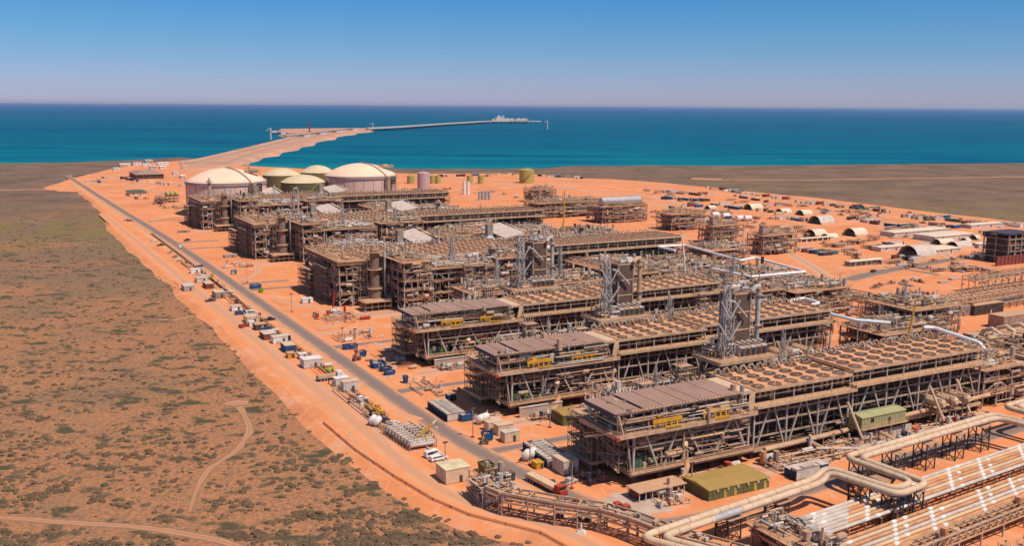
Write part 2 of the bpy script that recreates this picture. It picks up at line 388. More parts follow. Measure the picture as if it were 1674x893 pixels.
def ribbon(name, pts, width, z, m, sub=6):
    """road strip along world points; Catmull-Rom smoothed"""
    pts = [Vector((p[0], p[1])) for p in pts]; ws = width if isinstance(width, (list, tuple)) else [width] * len(pts)
    Q = []; WW = []
    for i in range(len(pts) - 1):
        p0, p1, p2, p3 = pts[max(0, i - 1)], pts[i], pts[i + 1], pts[min(len(pts) - 1, i + 2)]
        for k in range(sub):
            t = k / sub
            Q.append(.5 * ((2 * p1) + (p2 - p0) * t + (2 * p0 - 5 * p1 + 4 * p2 - p3) * t * t + (3 * p1 - p0 - 3 * p2 + p3) * t ** 3)); WW.append(ws[i] * (1 - t) + ws[i + 1] * t)
    Q.append(pts[-1]); WW.append(ws[-1]); mb = MB(); mb.mi(m); XS = (-1, -.72, -.42, -.14, .14, .42, .72, 1); at_ = []; K = len(XS)
    for i, p in enumerate(Q):
        d = (Q[min(i + 1, len(Q) - 1)] - Q[max(i - 1, 0)]).normalized(); n = Vector((-d.y, d.x)) * WW[i] / 2
        for x in XS:
            e = 1 + (.12 * mnoise.noise(Vector((p.x * .15, p.y * .15, z * 50 + x))) if abs(x) == 1 else 0)
            c = p + n * x * e; mb.v.append((c.x, c.y, z)); at_.append(abs(x))
    for i in range(len(Q) - 1):
        for j in range(K - 1): mb.f.append((K * i + j, K * i + K + j, K * i + K + j + 1, K * i + j + 1)); mb.m.append(0)
    o = mb.build(name); A_ = o.data.attributes.new('across', 'FLOAT', 'POINT'); A_.data.foreach_set('value', at_)
    return structure(o)
def px(*pts, z=0): return [at(x, y, z).to_2d() for x, y in pts]
def pab(*pts): return [W(a, b).to_2d() for a, b in pts]
main = pab((150, 1520), (108, 1500), (104, 1440), (106, 1300), (112, 1000), (117, 800), (119, 650), (119.5, 484), (119.6, 370), (119.5, 300), (120.5, 262), (123, 232), (126.5, 212), (130, 196))
ribbon('haul_road_shoulder', pab((104, 1400), (108, 1000), (114, 700), (117, 484), (117.5, 370), (118, 300), (120, 250), (124, 215), (132, 186)), 17, .006, SHOULD)
ribbon('road', main, 7.6, .012, ASPH)
ribbon('perimeter_road', pab((94, 960), (96, 640), (98, 400), (98.5, 300), (98.5, 262), (98.5, 240), (101, 219), (106, 204), (112, 194), (116.5, 182), (117.5, 168), (116, 140)), [9, 10, 12, 12, 11, 10, 9, 9, 9, 9, 9, 9], .010, SHOULD)
ribbon('road_along_pipes', pab((127, 206), (131, 192), (137, 181), (146, 177.5), (165, 178), (190, 180), (230, 183), (290, 186), (340, 188)), 8, .016, ASPH)
for i, (b0, a1) in enumerate(((243, 190), (312, 175), (384, 170), (410, 150), (527, 185), (548, 150), (600, 150), (700, 170), (735, 150), (880, 175))):
    ribbon('side_road', pab((121, b0), (135, b0 + .5), (a1, b0)), [8, 5.2, 5], .008, ASPH if i not in (3, 6) else PALED)
ribbon('yard_road', px((1385, 458), (1420, 449), (1470, 439), (1540, 427), (1620, 414), (1700, 402), (1900, 380)), 13, .012, ASPH)
ribbon('yard_road', px((1440, 436), (1490, 442), (1535, 450)), 7, .008, ASPH)
ribbon('yard_road', px((1385, 500), (1480, 512), (1545, 530)), 7, .008, ASPH)
ribbon('yard_road', px((1600, 500), (1674, 482), (1760, 470)), 12, .012, ASPH)
ribbon('loop_track', px((345, 322), (325, 324), (312, 332), (322, 340), (345, 338)), 5, .010, ASPH)
ribbon('yard_track', px((905, 296), (1000, 299), (1100, 306), (1260, 320), (1420, 340), (1600, 362), (1700, 374)), 9, .010, HAULR)
TR = dict(z=ZL)
ribbon('dirt_track', px((384, 655), (400, 680), (408, 705), (397, 722), (388, 736), (360, 755), (340, 770), (322, 800), (310, 838), **TR), [4, 2.2, 3.2, 2.0, 3.1, 1.8, 2.6, 1.6, .8], ZL + .01, TRACK)
ribbon('dirt_track', px((368, 660), (386, 659.5), (406, 659), **TR), [4, 9, 5], ZL + .02, TRACK)
ribbon('dirt_track', px((-200, 838), (0, 847), (110, 855), (220, 862), (300, 873), (385, 893), (480, 940), **TR), [3.4, 2.6, 3.4, 2.8, 3.6, 3, 3], ZL + .012, TRACK)
ribbon('dirt_track', px((258, 522), (290, 522), (330, 512), **TR), [1, 5, 3], ZL + .01, TRACK)
ribbon('dirt_track', px((-60, 309), (0, 311), (60, 310), (90, 311), **TR), 7, ZL + .01, HAULR)
ribbon('dirt_track', px((1150, 293.5), (1300, 294.5), (1450, 292), (1600, 290), (1700, 289), (2000, 286), **TR), 9, ZL + .01, HAULR)
ribbon('dirt_track', px((1130, 292), (1180, 293), **TR), 26, ZL + .014, HAULR)
sheet('concrete_apron', pab((129, 196), (137, 186), (146, 184), (147, 197), (139, 201)), .02, CONC)
# paler concrete pads round the modules
for (a0, a1, b0, b1) in ((148, 292, 190, 201), (139, 162, 258, 268), (139, 165, 326, 336), (139, 180, 428, 452), (139, 175, 610, 624), (139, 170, 785, 797)):
    ribbon('pale_dirt_pad', pab((a0, (b0 + b1) / 2), ((a0 + a1) / 2, (b0 + b1) / 2), (a1, (b0 + b1) / 2)), b1 - b0, .006, PALED)

for k_, (pts, w_) in enumerate(((pab((104, 330), (107, 300), (113, 292), (118, 280)), 3), (pab((126, 330), (134, 345), (142, 372), (140, 384)), 4), (pab((128, 420), (140, 428), (146, 445), (140, 470), (128, 490)), 4), (pab((127, 250), (138, 262), (141, 290), (132, 305)), 3.5), (pab((126, 560), (140, 580), (144, 600)), 4),
      (px((1380, 470), (1300, 420), (1220, 380), (1130, 350), (1060, 330)), 9), (px((1440, 440), (1380, 400), (1330, 372), (1250, 352)), 8), (px((1560, 424), (1500, 390), (1440, 370), (1380, 352), (1300, 342)), 9), (px((900, 300), (960, 312), (1040, 318), (1120, 335), (1180, 350)), 9), (px((1640, 400), (1560, 378), (1480, 366)), 8), (px((1100, 372), (1180, 366), (1280, 374)), 7), (px((1410, 520), (1480, 490), (1560, 480), (1640, 462)), 5), (px((1340, 500), (1400, 470), (1460, 465)), 4),
      (px((700, 292), (780, 296), (860, 306), (900, 312)), 10), (px((200, 300), (250, 312), (300, 318)), 6), (pab((92, 600), (95, 480), (93, 380), (94, 300), (91, 250)), 2.2), (pab((97, 600), (100, 480), (99, 380), (103, 300), (100, 262)), 2.0))):
    ribbon('wheel_track', pts, w_, .014 + .0013 * k_, PALED if k_ % 3 else SHOULD)
# --- scrub bushes: low clumps over the land, one object
def bushes():
    m, nt, b = new_mat('scrub_leaf')
    g = N(nt, 'ShaderNodeNewGeometry')
    c = mix(nt, ramp(nt, noise_node(nt, g.outputs['Position'], .12, 4, .7), .35, .62), (.18, .108, .06), (.12, .078, .045))
    c = mix(nt, ramp(nt, noise_node(nt, g.outputs['Position'], .9, 2, .7), .55, .75), c, (.20, .13, .07))
    nt.links.new(c, b.inputs['Base Color']); b.inputs['Roughness'].default_value = .95; b.inputs['Specular IOR Level'].default_value = .05
    rr = random.Random(5); TRK = []
    for pts in (px((384, 655), (400, 680), (408, 705), (395, 730), (360, 755), (330, 780), (318, 805), (312, 845), (316, 860), **TR), px((0, 847), (110, 855), (220, 862), (300, 873), (385, 893), **TR), px((372, 664), (388, 658), (404, 662), **TR)):
        for i in range(len(pts) - 1): TRK += [pts[i].lerp(pts[i + 1], k / 12) for k in range(13)]
    mb = MB(); mb.mi(m); cnt = 0; P2 = [(p.x, p.y) for p in PAD]
    for _ in range(90000):
        if cnt > 10000: break
        if rr.random() < .6: p = at(rr.uniform(-60, 960), 893 - 600 * rr.random() ** 1.35, ZL)
        else: p = Vector((rr.uniform(-420, 60), rr.uniform(190, 760), ZL))
        v = .5 * mnoise.noise(Vector((p.x * .03, p.y * .03, 1.7))) + mnoise.noise(Vector((p.x * .10, p.y * .15, 5.1)))
        if v < rr.uniform(-.35, .75) or inside(P2, p.x, p.y): continue
        if min((p.x - t_.x) ** 2 + (p.y - t_.y) ** 2 for t_ in TRK) < 7: continue
        cnt += 1; r = (.18 + .9 * rr.random() ** 3) * (1 + .4 * max(0, v)); h = r * rr.uniform(.45, .8); n0 = len(mb.v); ph = rr.random() * 6
        for (q, zz) in ((1.0, 0), (.72, .75)):
            for j in range(6):
                t = ph + j * PI / 3; k = q * r * rr.uniform(.65, 1.25)
                mb.v.append((p.x + k * math.cos(t) * 1.2, p.y + k * math.sin(t), ZL + h * zz * rr.uniform(.7, 1.2)))
        mb.v.append((p.x, p.y, ZL + h * rr.uniform(.8, 1.2)))
        for j in range(6):
            mb.f.append((n0 + j, n0 + (j + 1) % 6, n0 + 6 + (j + 1) % 6, n0 + 6 + j)); mb.f.append((n0 + 6 + j, n0 + 6 + (j + 1) % 6, n0 + 12)); mb.m += [0, 0]
    o = mb.build('scrub_bushes'); o['kind'] = 'stuff'; o['label'] = 'low grey olive scrub bushes over red soil'
bushes()

# thin air over land and sea
m = bpy.data.materials.new('haze_air'); m.use_nodes = True; nt = m.node_tree; nt.nodes.remove(nt.nodes['Principled BSDF'])
v = nt.nodes.new('ShaderNodeVolumePrincipled'); v.inputs['Color'].default_value = (.82, .86, 1.0, 1); v.inputs['Density'].default_value = 1.7e-5; v.inputs['Anisotropy'].default_value = .2
nt.links.new(v.outputs[0], nt.nodes['Material Output'].inputs['Volume'])
q = MB(); q.box(-60000, 60000, -3000, 60000, -12, 150, m); hz = q.build('haze'); hz['kind'] = 'stuff'
# ================================================================== the plant
def clutter(x0, x1, y0, y1, z0, z1, n, seed, pal=PALS, fat=.32, name_mb=None):
    """pipes, valves, cable trays and small vessels packed through a volume"""
    r = random.Random(seed); mb = name_mb or MB(); L, Wd, H = x1 - x0, y1 - y0, z1 - z0
    for _ in range(n):
        m = r.choice(pal); t = r.random(); x = r.uniform(x0, x1); y = r.uniform(y0, y1); z = r.uniform(z0, z1); rad = r.uniform(.08, fat)
        if t < .34:
            l = r.uniform(.15, .6) * L; xe = min(x1, x + l); pts = [(x, y, z), (xe, y, z)]
            if r.random() < .6: pts.append((xe, y, max(z0, z - r.uniform(1, 4))))
            if r.random() < .5: pts.insert(0, (x, min(y1, y + r.uniform(1, 4)), z))
            mb.path(pts, rad, m, 5, False)
        elif t < .56:
            ye = min(y1, y + r.uniform(.2, .7) * Wd); pts = [(x, y, z), (x, ye, z)]
            if r.random() < .6: pts.append((x, ye, min(z1, z + r.uniform(1, 4))))
            mb.path(pts, rad, m, 5, False)
        elif t < .70: mb.path([(x, y, max(z0, z - r.uniform(1, 5))), (x, y, min(z1 + 1, z + r.uniform(.5, 3)))], rad, m, 5)
        elif t < .76:
            q = r.uniform(.5, 1.1); l = r.uniform(2, 5)
            mb.path([(x, y, z), (x + .3, y, z), (x + l, y, z), (x + l + .3, y, z)], [q * .6, q, q, q * .6], m, 8)
        elif t < .80: mb.cyl(x, y, z, z + r.uniform(1.5, 4), r.uniform(.4, 1.0), m, 8)
        elif t < .91:
            a, b_, c = r.uniform(.4, 1.6), r.uniform(.4, 1.6), r.uniform(.4, 1.6); mb.box(x, x + a, y, y + b_, z, z + c, m)
        else: mb.bar((x, y, z), (min(x1, x + r.uniform(2, 9)), y, z), .3, BEAM, .15)
    return mb
def grid(mb, xs, ys, zs, m=STEEL, w=.34, hm=None, h=.5):
    for z in zs:
        for y in ys: mb.bar((xs[0], y, z), (xs[-1], y, z), w, hm or m, h)
        for x in xs: mb.bar((x, ys[0], z), (x, ys[-1], z), w, hm or m, h)
def scaffold(mb, x0, x1, y0, y1, z0, z1, s=2.2, m=STAIR):
    nx, ny, nz = max(1, round((x1 - x0) / s)), max(1, round((y1 - y0) / s)), max(1, round((z1 - z0) / 2.4))
    X = [x0 + (x1 - x0) * i / nx for i in range(nx + 1)]; Y = [y0 + (y1 - y0) * i / ny for i in range(ny + 1)]; Z = [z0 + (z1 - z0) * i / nz for i in range(nz + 1)]
    for x in X:
        for y in Y:
            if x in (X[0], X[-1]) or y in (Y[0], Y[-1]): mb.bar((x, y, z0), (x, y, z1), .13, m)
    for k, z in enumerate(Z[1:], 1):
        for y in (y0, y1): mb.bar((x0, y, z), (x1, y, z), .13, m)
        for x in (x0, x1): mb.bar((x, y0, z), (x, y1, z), .13, m)
        if k < nz or True: mb.box(x0 + .1, x1 - .1, y0 + (y1 - y0) * .12, y1 - (y1 - y0) * .12, z - .1, z, BEAM)
        for i in range(ny):
            if (i + k) % 2: mb.bar((x0, Y[i], Z[k - 1]), (x0, Y[i + 1], z), .11, m); mb.bar((x1, Y[i + 1], Z[k - 1]), (x1, Y[i], z), .11, m)
        if k % 2: mb.bar((x0, y0, Z[k - 1]), (x0, y1, z), .6, BEAM, .12)
        else: mb.bar((x0, y1, Z[k - 1]), (x0, y0, z), .6, BEAM, .12)
def parts_columns(t, xs, ys, z0, z1, m=COLUMN, w=.55, name='column'):
    for x in xs:
        for y in ys:
            c = MB(); c.bar((x, y, z0), (x, y, z1), w, m); c.build(name, t)
def brace(t, p, q, w=.5, m=COLUMN):
    c = MB(); c.bar(p, q, w, m); c.build('brace', t)
def add_fan(t, x, y, z, r, proto={}):
    key = round(r, 2)
    if key not in proto:
        ring = MB(); n = 16
        for j in range(n):                      # open shroud, flared lip
            a0, a1 = 2 * PI * j / n, 2 * PI * (j + 1) / n
            for (ra, za, rb, zb) in ((r, 0, r * .97, .42), (r * .97, .42, r * .88, .42), (r * .88, .42, r * .88, .05)):
                ring.quad([(ra * math.cos(a0), ra * math.sin(a0), za), (ra * math.cos(a1), ra * math.sin(a1), za), (rb * math.cos(a1), rb * math.sin(a1), zb), (rb * math.cos(a0), rb * math.sin(a0), zb)], FANR)
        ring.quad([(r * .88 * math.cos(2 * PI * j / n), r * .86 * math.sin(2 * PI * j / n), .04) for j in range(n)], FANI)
        bl = MB()
        for j in range(6):
            a = 2 * PI * j / 6 + .2
            bl.bar((0, 0, .25), (r * .82 * math.cos(a), r * .82 * math.sin(a), .25), .5, BLADE, .06)
        bl.cyl(0, 0, .1, .42, r * .16, STEEL, 8)
        bl.bar((-r * .95, 0, .47), (r * .95, 0, .47), .12, BEAM)
        a = ring.build('fan', t); b = bl.build('fan_blade', a); proto[key] = (a.data, b.data); f = a
    else:
        f = bpy.data.objects.new('fan', proto[key][0]); COL.objects.link(f); f.parent = t
        b = bpy.data.objects.new('fan_blade', proto[key][1]); COL.objects.link(b); b.parent = f
    f.location = (x, y, z); f.children[0].rotation_euler.z = R.random() * 1.2

def compressor_module(b0, label, seed):
    """x 0..41 along a, y 0..27 along b"""
    t = thing('compressor_module', label, 'process module', 145.5, b0, 0, group='roofed compressor modules at the row ends'); r = random.Random(seed)
    f = MB()
    for x in (1.5, 10, 19, 28, 38):
        for y in (1.5, 9, 18, 26): f.box(x - .7, x + .7, y - .7, y + .7, 0, 3.0, DARK)
    f.build('plinth_frame', t)
    d = MB(); d.box(0, 41, 0, 27, 3.0, 3.5, DARK); d.bar((-.6, -.25, 3.5), (41.6, -.25, 3.5), .5, BEAM, 1.3); d.bar((-.25, 0, 3.5), (-.25, 27, 3.5), .5, STEEL, 1.3)
    d.box(-1.2, 42, -1.6, -.5, 3.9, 4.05, BEAM); d.rails(-1.1, 41.9, -1.5, -.6, 4.05); d.build('base_deck', t)
    parts_columns(t, (.6, 40.2), (.3, 26.4), 4.1, 14.5); parts_columns(t, (13.8, 27.2), (12, 26.4), 4.1, 14.5, STEEL); parts_columns(t, (13.2, 27.0), (3.0,), 4.1, 14.5, COLUMN)
    for p, q in (((4.2, .2, 14.3), (8.6, .2, 4)), ((15, .2, 14.3), (10.5, .2, 4)), ((18, .2, 14.3), (23.8, .2, 4)), ((33.6, .2, 14.3), (27.5, .2, 4)), ((34.6, .2, 14.3), (39.4, .2, 4))): brace(t, p, q)
    for p, q in (((.2, 2, 14), (.2, 7.5, 4)), ((.2, 14, 14), (.2, 8.5, 4)), ((.2, 16, 14), (.2, 21, 4)), ((-1.6, .2, 14), (-.2, .2, 4))): brace(t, p, q, .42, STEEL)
    fr = MB(); grid(fr, [.6, 13.8, 27.2, 40.2], [.3, 12, 26.4], (10.6,), STEEL); grid(fr, [.6, 7, 13.8, 20, 27.2, 34, 40.2], [.3, 6, 12, 19, 26.4], (14.2,), STEEL, .4, BEAM, .9)
    for x in (0.6, 13.8, 27.2): fr.bar((x, -1.2, 11.2), (x, 12, 9.0), .3, STEEL)
    fr.bar((2, 1.2, 11.6), (40, 1.2, 11.9), 1.2, BEAM, .25); fr.rail((2, .5, 11.7), (40, .5, 12.0)); fr.build('steel_frame', t)
    # hanging bundles under the main deck at the front
    cl = clutter(3, 39, 2, 25, 4.2, 13.5, 210, seed, [STEEL, DARK, DARK, BEAM, DARK, COLUMN, STEEL]); cl.build('pipework', t)
    cl = clutter(2, 40, -.6, 4.5, 4.4, 14, 200, seed + 3, [STEEL, BEAM, STEEL]); cl.build('cable_tray_bundle', t)
    e = MB(); e.box(6, 38, 9, 21, 3.5, 9.5, DARK); e.box(8, 20, 21.5, 26, 3.6, 10.5, STEEL); e.cyl(31, 6.5, 3.5, 12, 1.5, STEEL, 12); e.build('compressor_casing', t)  # main casing toned dark so the module interior reads as shaded
    c = MB(); c.box(1.6, 10, 2.2, 6.8, 3.7, 7.2, TEAL if seed % 2 else GREENW)
    for i in range(9): c.bar((2 + i * .95, 2.1, 3.8), (2 + i * .95, 2.1, 7.1), .16, GREENW)
    c.box(6.6, 7.5, 2.02, 2.1, 5.2, 6.3, LIME); c.box(8.1, 9.0, 2.02, 2.1, 5.2, 6.3, LIME); c.build('equipment_cabin', t)
    p = MB(); p.path([(22, 4, 9.6), (19, 2, 9.2), (18.2, .8, 9), (17.5, .2, 8.4), (17.3, .2, 5)], .75, CREAM, 10); p.path([(24, 2.5, 8), (16, 1.8, 8), (15, 1.8, 5)], .6, GALV, 8); p.build('suction_pipe', t, True)
    p = MB(); p.path([(18, -.4, 4), (16.5, -2.4, 3.6), (15.0, -3.2, 1.6), (12.2, -4.2, .6)], .75, ORPIPE, 8); p.build('drain_duct', t, True)
    # main cantilever deck
    d = MB(); d.box(-6, 41.5, -1.4, 16.5, 14.7, 15.0, DECK); d.box(-2, 41.5, 16.8, 28, 12.0, 12.3, DECK)
    for y in (-1.6, 16.6): d.bar((-6, y, 14.9), (41.6, y, 14.9), .4, BEAM, 1.2)
    d.bar((-6.1, -1.6, 14.9), (-6.1, 16.6, 14.9), .4, BEAM, 1.2); d.bar((-4, -.9, 15.2), (-4.6, .5, 20), 1.5, BEAM, .3)
    d.build('upper_deck', t)
    h = MB(); h.rails(-5.9, 41.4, -1.4, 16.4, 15.2); h.rails(-1.9, 41.4, 17, 27.9, 12.4); h.build('handrail', t)
    # crane floor: structure, ducts and the two yellow hoists
    u = MB(); xs = [-4.8 + i * 4.15 for i in range(11)]
    for x in xs:
        for y in (.2, 13.2): u.bar((x, y, 15), (x, y, 20.8), .3, COLUMN)
    grid(u, xs[::2] + [xs[-1]], [.2, 13.2], (17.8, 20.6), STEEL, .28, BEAM)
    u.box(-5, 37.5, -.7, .9, 18.1, 18.25, BEAM); u.rail((-5, -.7, 18.2), (37, -.7, 18.2)); u.build('crane_frame', t)
    for x0 in (5.2, 22.0):
        y_ = MB(); y_.bar((x0, -1.5, 17.6), (x0 + 9.5, -1.5, 17.6), .6, YELLOW, 1.0); y_.bar((x0, .9, 17.5), (x0 + 8.5, .9, 17.5), .4, YELLOW, .7)
        for i in range(5): y_.bar((x0 + .4 + i * 1.9, -1.5, 15.0 if i > 1 else 16.2), (x0 + .4 + i * 1.9, -1.5, 17.6), .5, YELLOW)
        y_.box(x0 + 4.2, x0 + 9.3, -1.8, -1.3, 14.9, 15.8, YELLOW); y_.box(x0 + 2, x0 + 3.6, -1.3, -.1, 18, 18.8, YELLOW); o = y_.build('hoist', t)
        k = MB(); k.cyl(x0 + 6.4, -.8, 16.1, 17.0, .45, NAVY, 8); k.box(x0 + 3, x0 + 4.4, -1.5, -.9, 16.2, 17.2, GALV); k.build('hoist_drum', o)
    clutter(-4, 38, -1.9, 13, 15.2, 20.6, 300, seed + 9, [STEEL, BEAM, GALV, GALV, DARK, COLUMN], .28).build('duct_work', t)
    # roof: panels with open joints
    zz = 21.4; x = -6.2
    for i, wd in enumerate((4.6, 4.3, 6.2, 7.2, 4.6, 7.6, 7.5)):
        p = MB(); dz = -.5 if i < 2 else 0
        p.box(x + .16, x + wd - .16, -1.0 + (.8 if i < 2 else 0), 14.2, zz + dz, zz + dz + .22, ROOF)
        for k in range(1, 4): p.box(x + wd * k / 4, x + wd * k / 4 + .05, -1.0 + (.8 if i < 2 else 0), 14.2, zz + dz + .22, zz + dz + .26, ROOF)
        if i == 0: p.box(x - .05, x + .15, -.2, 14.2, zz - 1.5, zz - .3, ROOFE)
        p.build('roof_panel', t); x += wd
    e = MB()
    e.bar((-1.8, -1.15, zz), (36, -1.15, zz), .25, BEAM, .4)
    for i in range(34): e.bar((-1.5 + i * 1.1, -1.3, zz - .6), (-1.5 + i * 1.1, -1.3, zz + .5), .14, STEEL)
    for i in range(38): e.bar((-5.8 + i * 1.1, 14.5, zz - .8), (-5.8 + i * 1.1, 14.5, zz + .8), .3, DARK if i % 2 else GALV)
    e.build('eave_rail', t)
    # stair tower with landings at the far left corner
    s_ = MB(); scaffold(s_, -4.6, -.7, 12.5, 25, 1.5, 15.5); scaffold(s_, -3.2, -.4, 1.5, 12, 4, 14, 2.6); s_.bar((-4.7, 12.4, 3.2), (-4.7, 25, 3.2), .7, BEAM, .9); s_.bar((-4.7, 12.4, 3.2), (0, 12.4, 3.2), .7, BEAM, .9); s_.build('stair_tower', t)
    s_ = MB(); s_.bar((-6.4, 1, 15.6), (-9, 9, 12.6), 1.2, BEAM, .25); s_.rail((-6.4, .4, 15.6), (-9.4, 9, 12.6)); s_.box(-6.6, -5.6, -2.2, -1.5, 14.2, 15.2, RED); s_.build('escape_stair', t)
    # pipe deck behind the roof
    clutter(-1, 41, 17.2, 27.5, 12.4, 15.2, 260, seed + 21, [GALV, GALV, STEEL, BEAM, WHITED, COLUMN], .34).build('valve_deck_piping', t)
    v = MB(); v.box(-1.6, .6, 17.6, 19.6, 12.3, 19.4, WHITED); v.build('cabinet', t)
    for x, h_ in ((24, 16.5), (33, 15.5)):
        s_ = MB(); s_.box(x, x + 3.2, 20, 23, 12.3, h_ + 2, COLUMN)
        for i in range(5): s_.bar((x - .1 + i * .8, 19.9, 12.4), (x - .1 + i * .8, 19.9, h_ + 2), .15, GALV)
        s_.rails(x - .8, x + 4, 18.2, 22.8, h_ - 1.5); s_.box(x - .8, x + 4, 18.2, 22.8, h_ - 1.7, h_ - 1.5, BEAM); s_.build('vent_stack_cluster', t)
    return t

def fan_rack(name, label, a0, b0, L, Wd, z, nx, ny, seed, group, r=None, cap=True, detail=1, lower=True, cat='cooling fan deck'):
    t = thing(name, label, cat, a0, b0, 0, group=group); rr = random.Random(seed)
    d = MB(); d.box(0, L, 0, Wd, z - .35, z, FAND); d.bar((0, -.1, z - .3), (L, -.1, z - .3), .3, BEAM, .9); d.bar((-.1, 0, z - .3), (-.1, Wd, z - .3), .3, BEAM, .9); d.build('deck_plate', t)
    if detail: h = MB(); h.rails(.1, L - .1, .1, Wd - .1, z, w=.08); h.build('handrail', t)
    px_, py_ = L / nx, Wd / ny; fr = r or min(px_, py_) * .43
    for i in range(nx):
        for j in range(ny): add_fan(t, (i + .5) * px_, (j + .5) * py_, z, fr)
    hp = MB(); kk = int(L / 3.3)
    for i in range(kk):
        x = 1 + i * 3.3; hp.path([(x, Wd + .6, z - 2), (x, Wd + .4, z + 1.2), (x + .8, Wd - .2, z + 1.7), (x + 1.6, Wd - .6, z + .2)], .26, [GALV, BEAM, STEEL, CREAM][i % 4], 6, False)
    hp.path([(0, Wd + 1.0, z - .8), (L, Wd + 1.0, z - .8)], .4, STEEL, 7); hp.build('header_pipework', t)
    # plenum bay under the deck: posts and louvre boxes over a walkway
    p = MB(); k = max(2, int(L / 6.7))
    for y in (.4, Wd - .4):
        for i in range(k + 1): p.bar((.3 + (L - .6) * i / k, y, z - 4.4), (.3 + (L - .6) * i / k, y, z - .4), .32, COLUMN)
        for q in (z - 2.2,): p.bar((0, y, q), (L, y, q), .15, STEEL)
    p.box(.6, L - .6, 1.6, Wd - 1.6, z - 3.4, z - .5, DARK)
    for i in range(int(L / 2.2)): p.box(i * 2.2 + .4, i * 2.2 + 1.3, 1.0, 1.5, z - 2.6 - rr.random(), z - .9, rr.choice([STEEL, BEAM, DARK]))
    p.build('fan_bay', t)
    wk = MB(); wk.box(-.5, L + .5, -1.8, Wd, z - 4.7, z - 4.4, BEAM); wk.bar((-.5, -1.9, z - 4.6), (L + .5, -1.9, z - 4.6), .4, BEAM, .9)
    wk.rail((-.5, -1.8, z - 4.4), (L + .5, -1.8, z - 4.4)); wk.build('walkway', t)
    if lower:
        xs = [.6 + (L - 1.2) * i / max(2, round(L / 13.5)) for i in range(max(2, round(L / 13.5)) + 1)]
        if detail: parts_columns(t, xs, (.3,), 2.5, z - 5, COLUMN, .5)
        f = MB()
        for x in xs:
            if not detail: f.bar((x, .3, 1), (x, .3, z - 5), .5, COLUMN)
            for y in (Wd / 2, Wd - .5): f.bar((x, y, 1), (x, y, z - 5), .45, STEEL)
        grid(f, xs, [.3, Wd / 2, Wd - .5], (6.4, 10.5, 13.4) if z > 18 else (z * .4,), STEEL, .3)
        for x in [xs[0] + i * 3.3 for i in range(int((xs[-1] - xs[0]) / 3.3))]: f.bar((x, 1.6, 6.4), (x, 1.6, z - 5), .2, STEEL)
        f.box(0, L, -.4, Wd, 2.6, 3.0, DARK); f.bar((0, -.5, 2.8), (L, -.5, 2.8), .5, BEAM, 1.1)
        for x in xs: f.box(x - .6, x + .6, .3, 1.5, 0, 2.6, DARK); f.box(x - .6, x + .6, Wd - 2, Wd - .8, 0, 2.6, DARK)
        f.build('support_frame', t)
        if detail:
            for i in range(len(xs) - 1):
                xm = (xs[i] + xs[i + 1]) / 2; brace(t, (xm - .6, .1, z - 5), (xs[i] + 1.0, .1, 3.2), .42); brace(t, (xm + .6, .1, z - 5), (xs[i + 1] - 1.0, .1, 3.2), .42)
        clutter(1, L - 1, 1.2, Wd - 1, 3.2, z - 6, int(L * 3.2), seed + 5, [STEEL, DARK, DARK, DARK, BEAM, COLUMN]).build('pipework', t)
        e = MB(); e.box(1.5, L - 1.5, Wd * .35, Wd - 2, 3, z - 7, DARK); e.build('exchanger_casing', t)  # dark block paints the shade in the heart of the rack
    return t

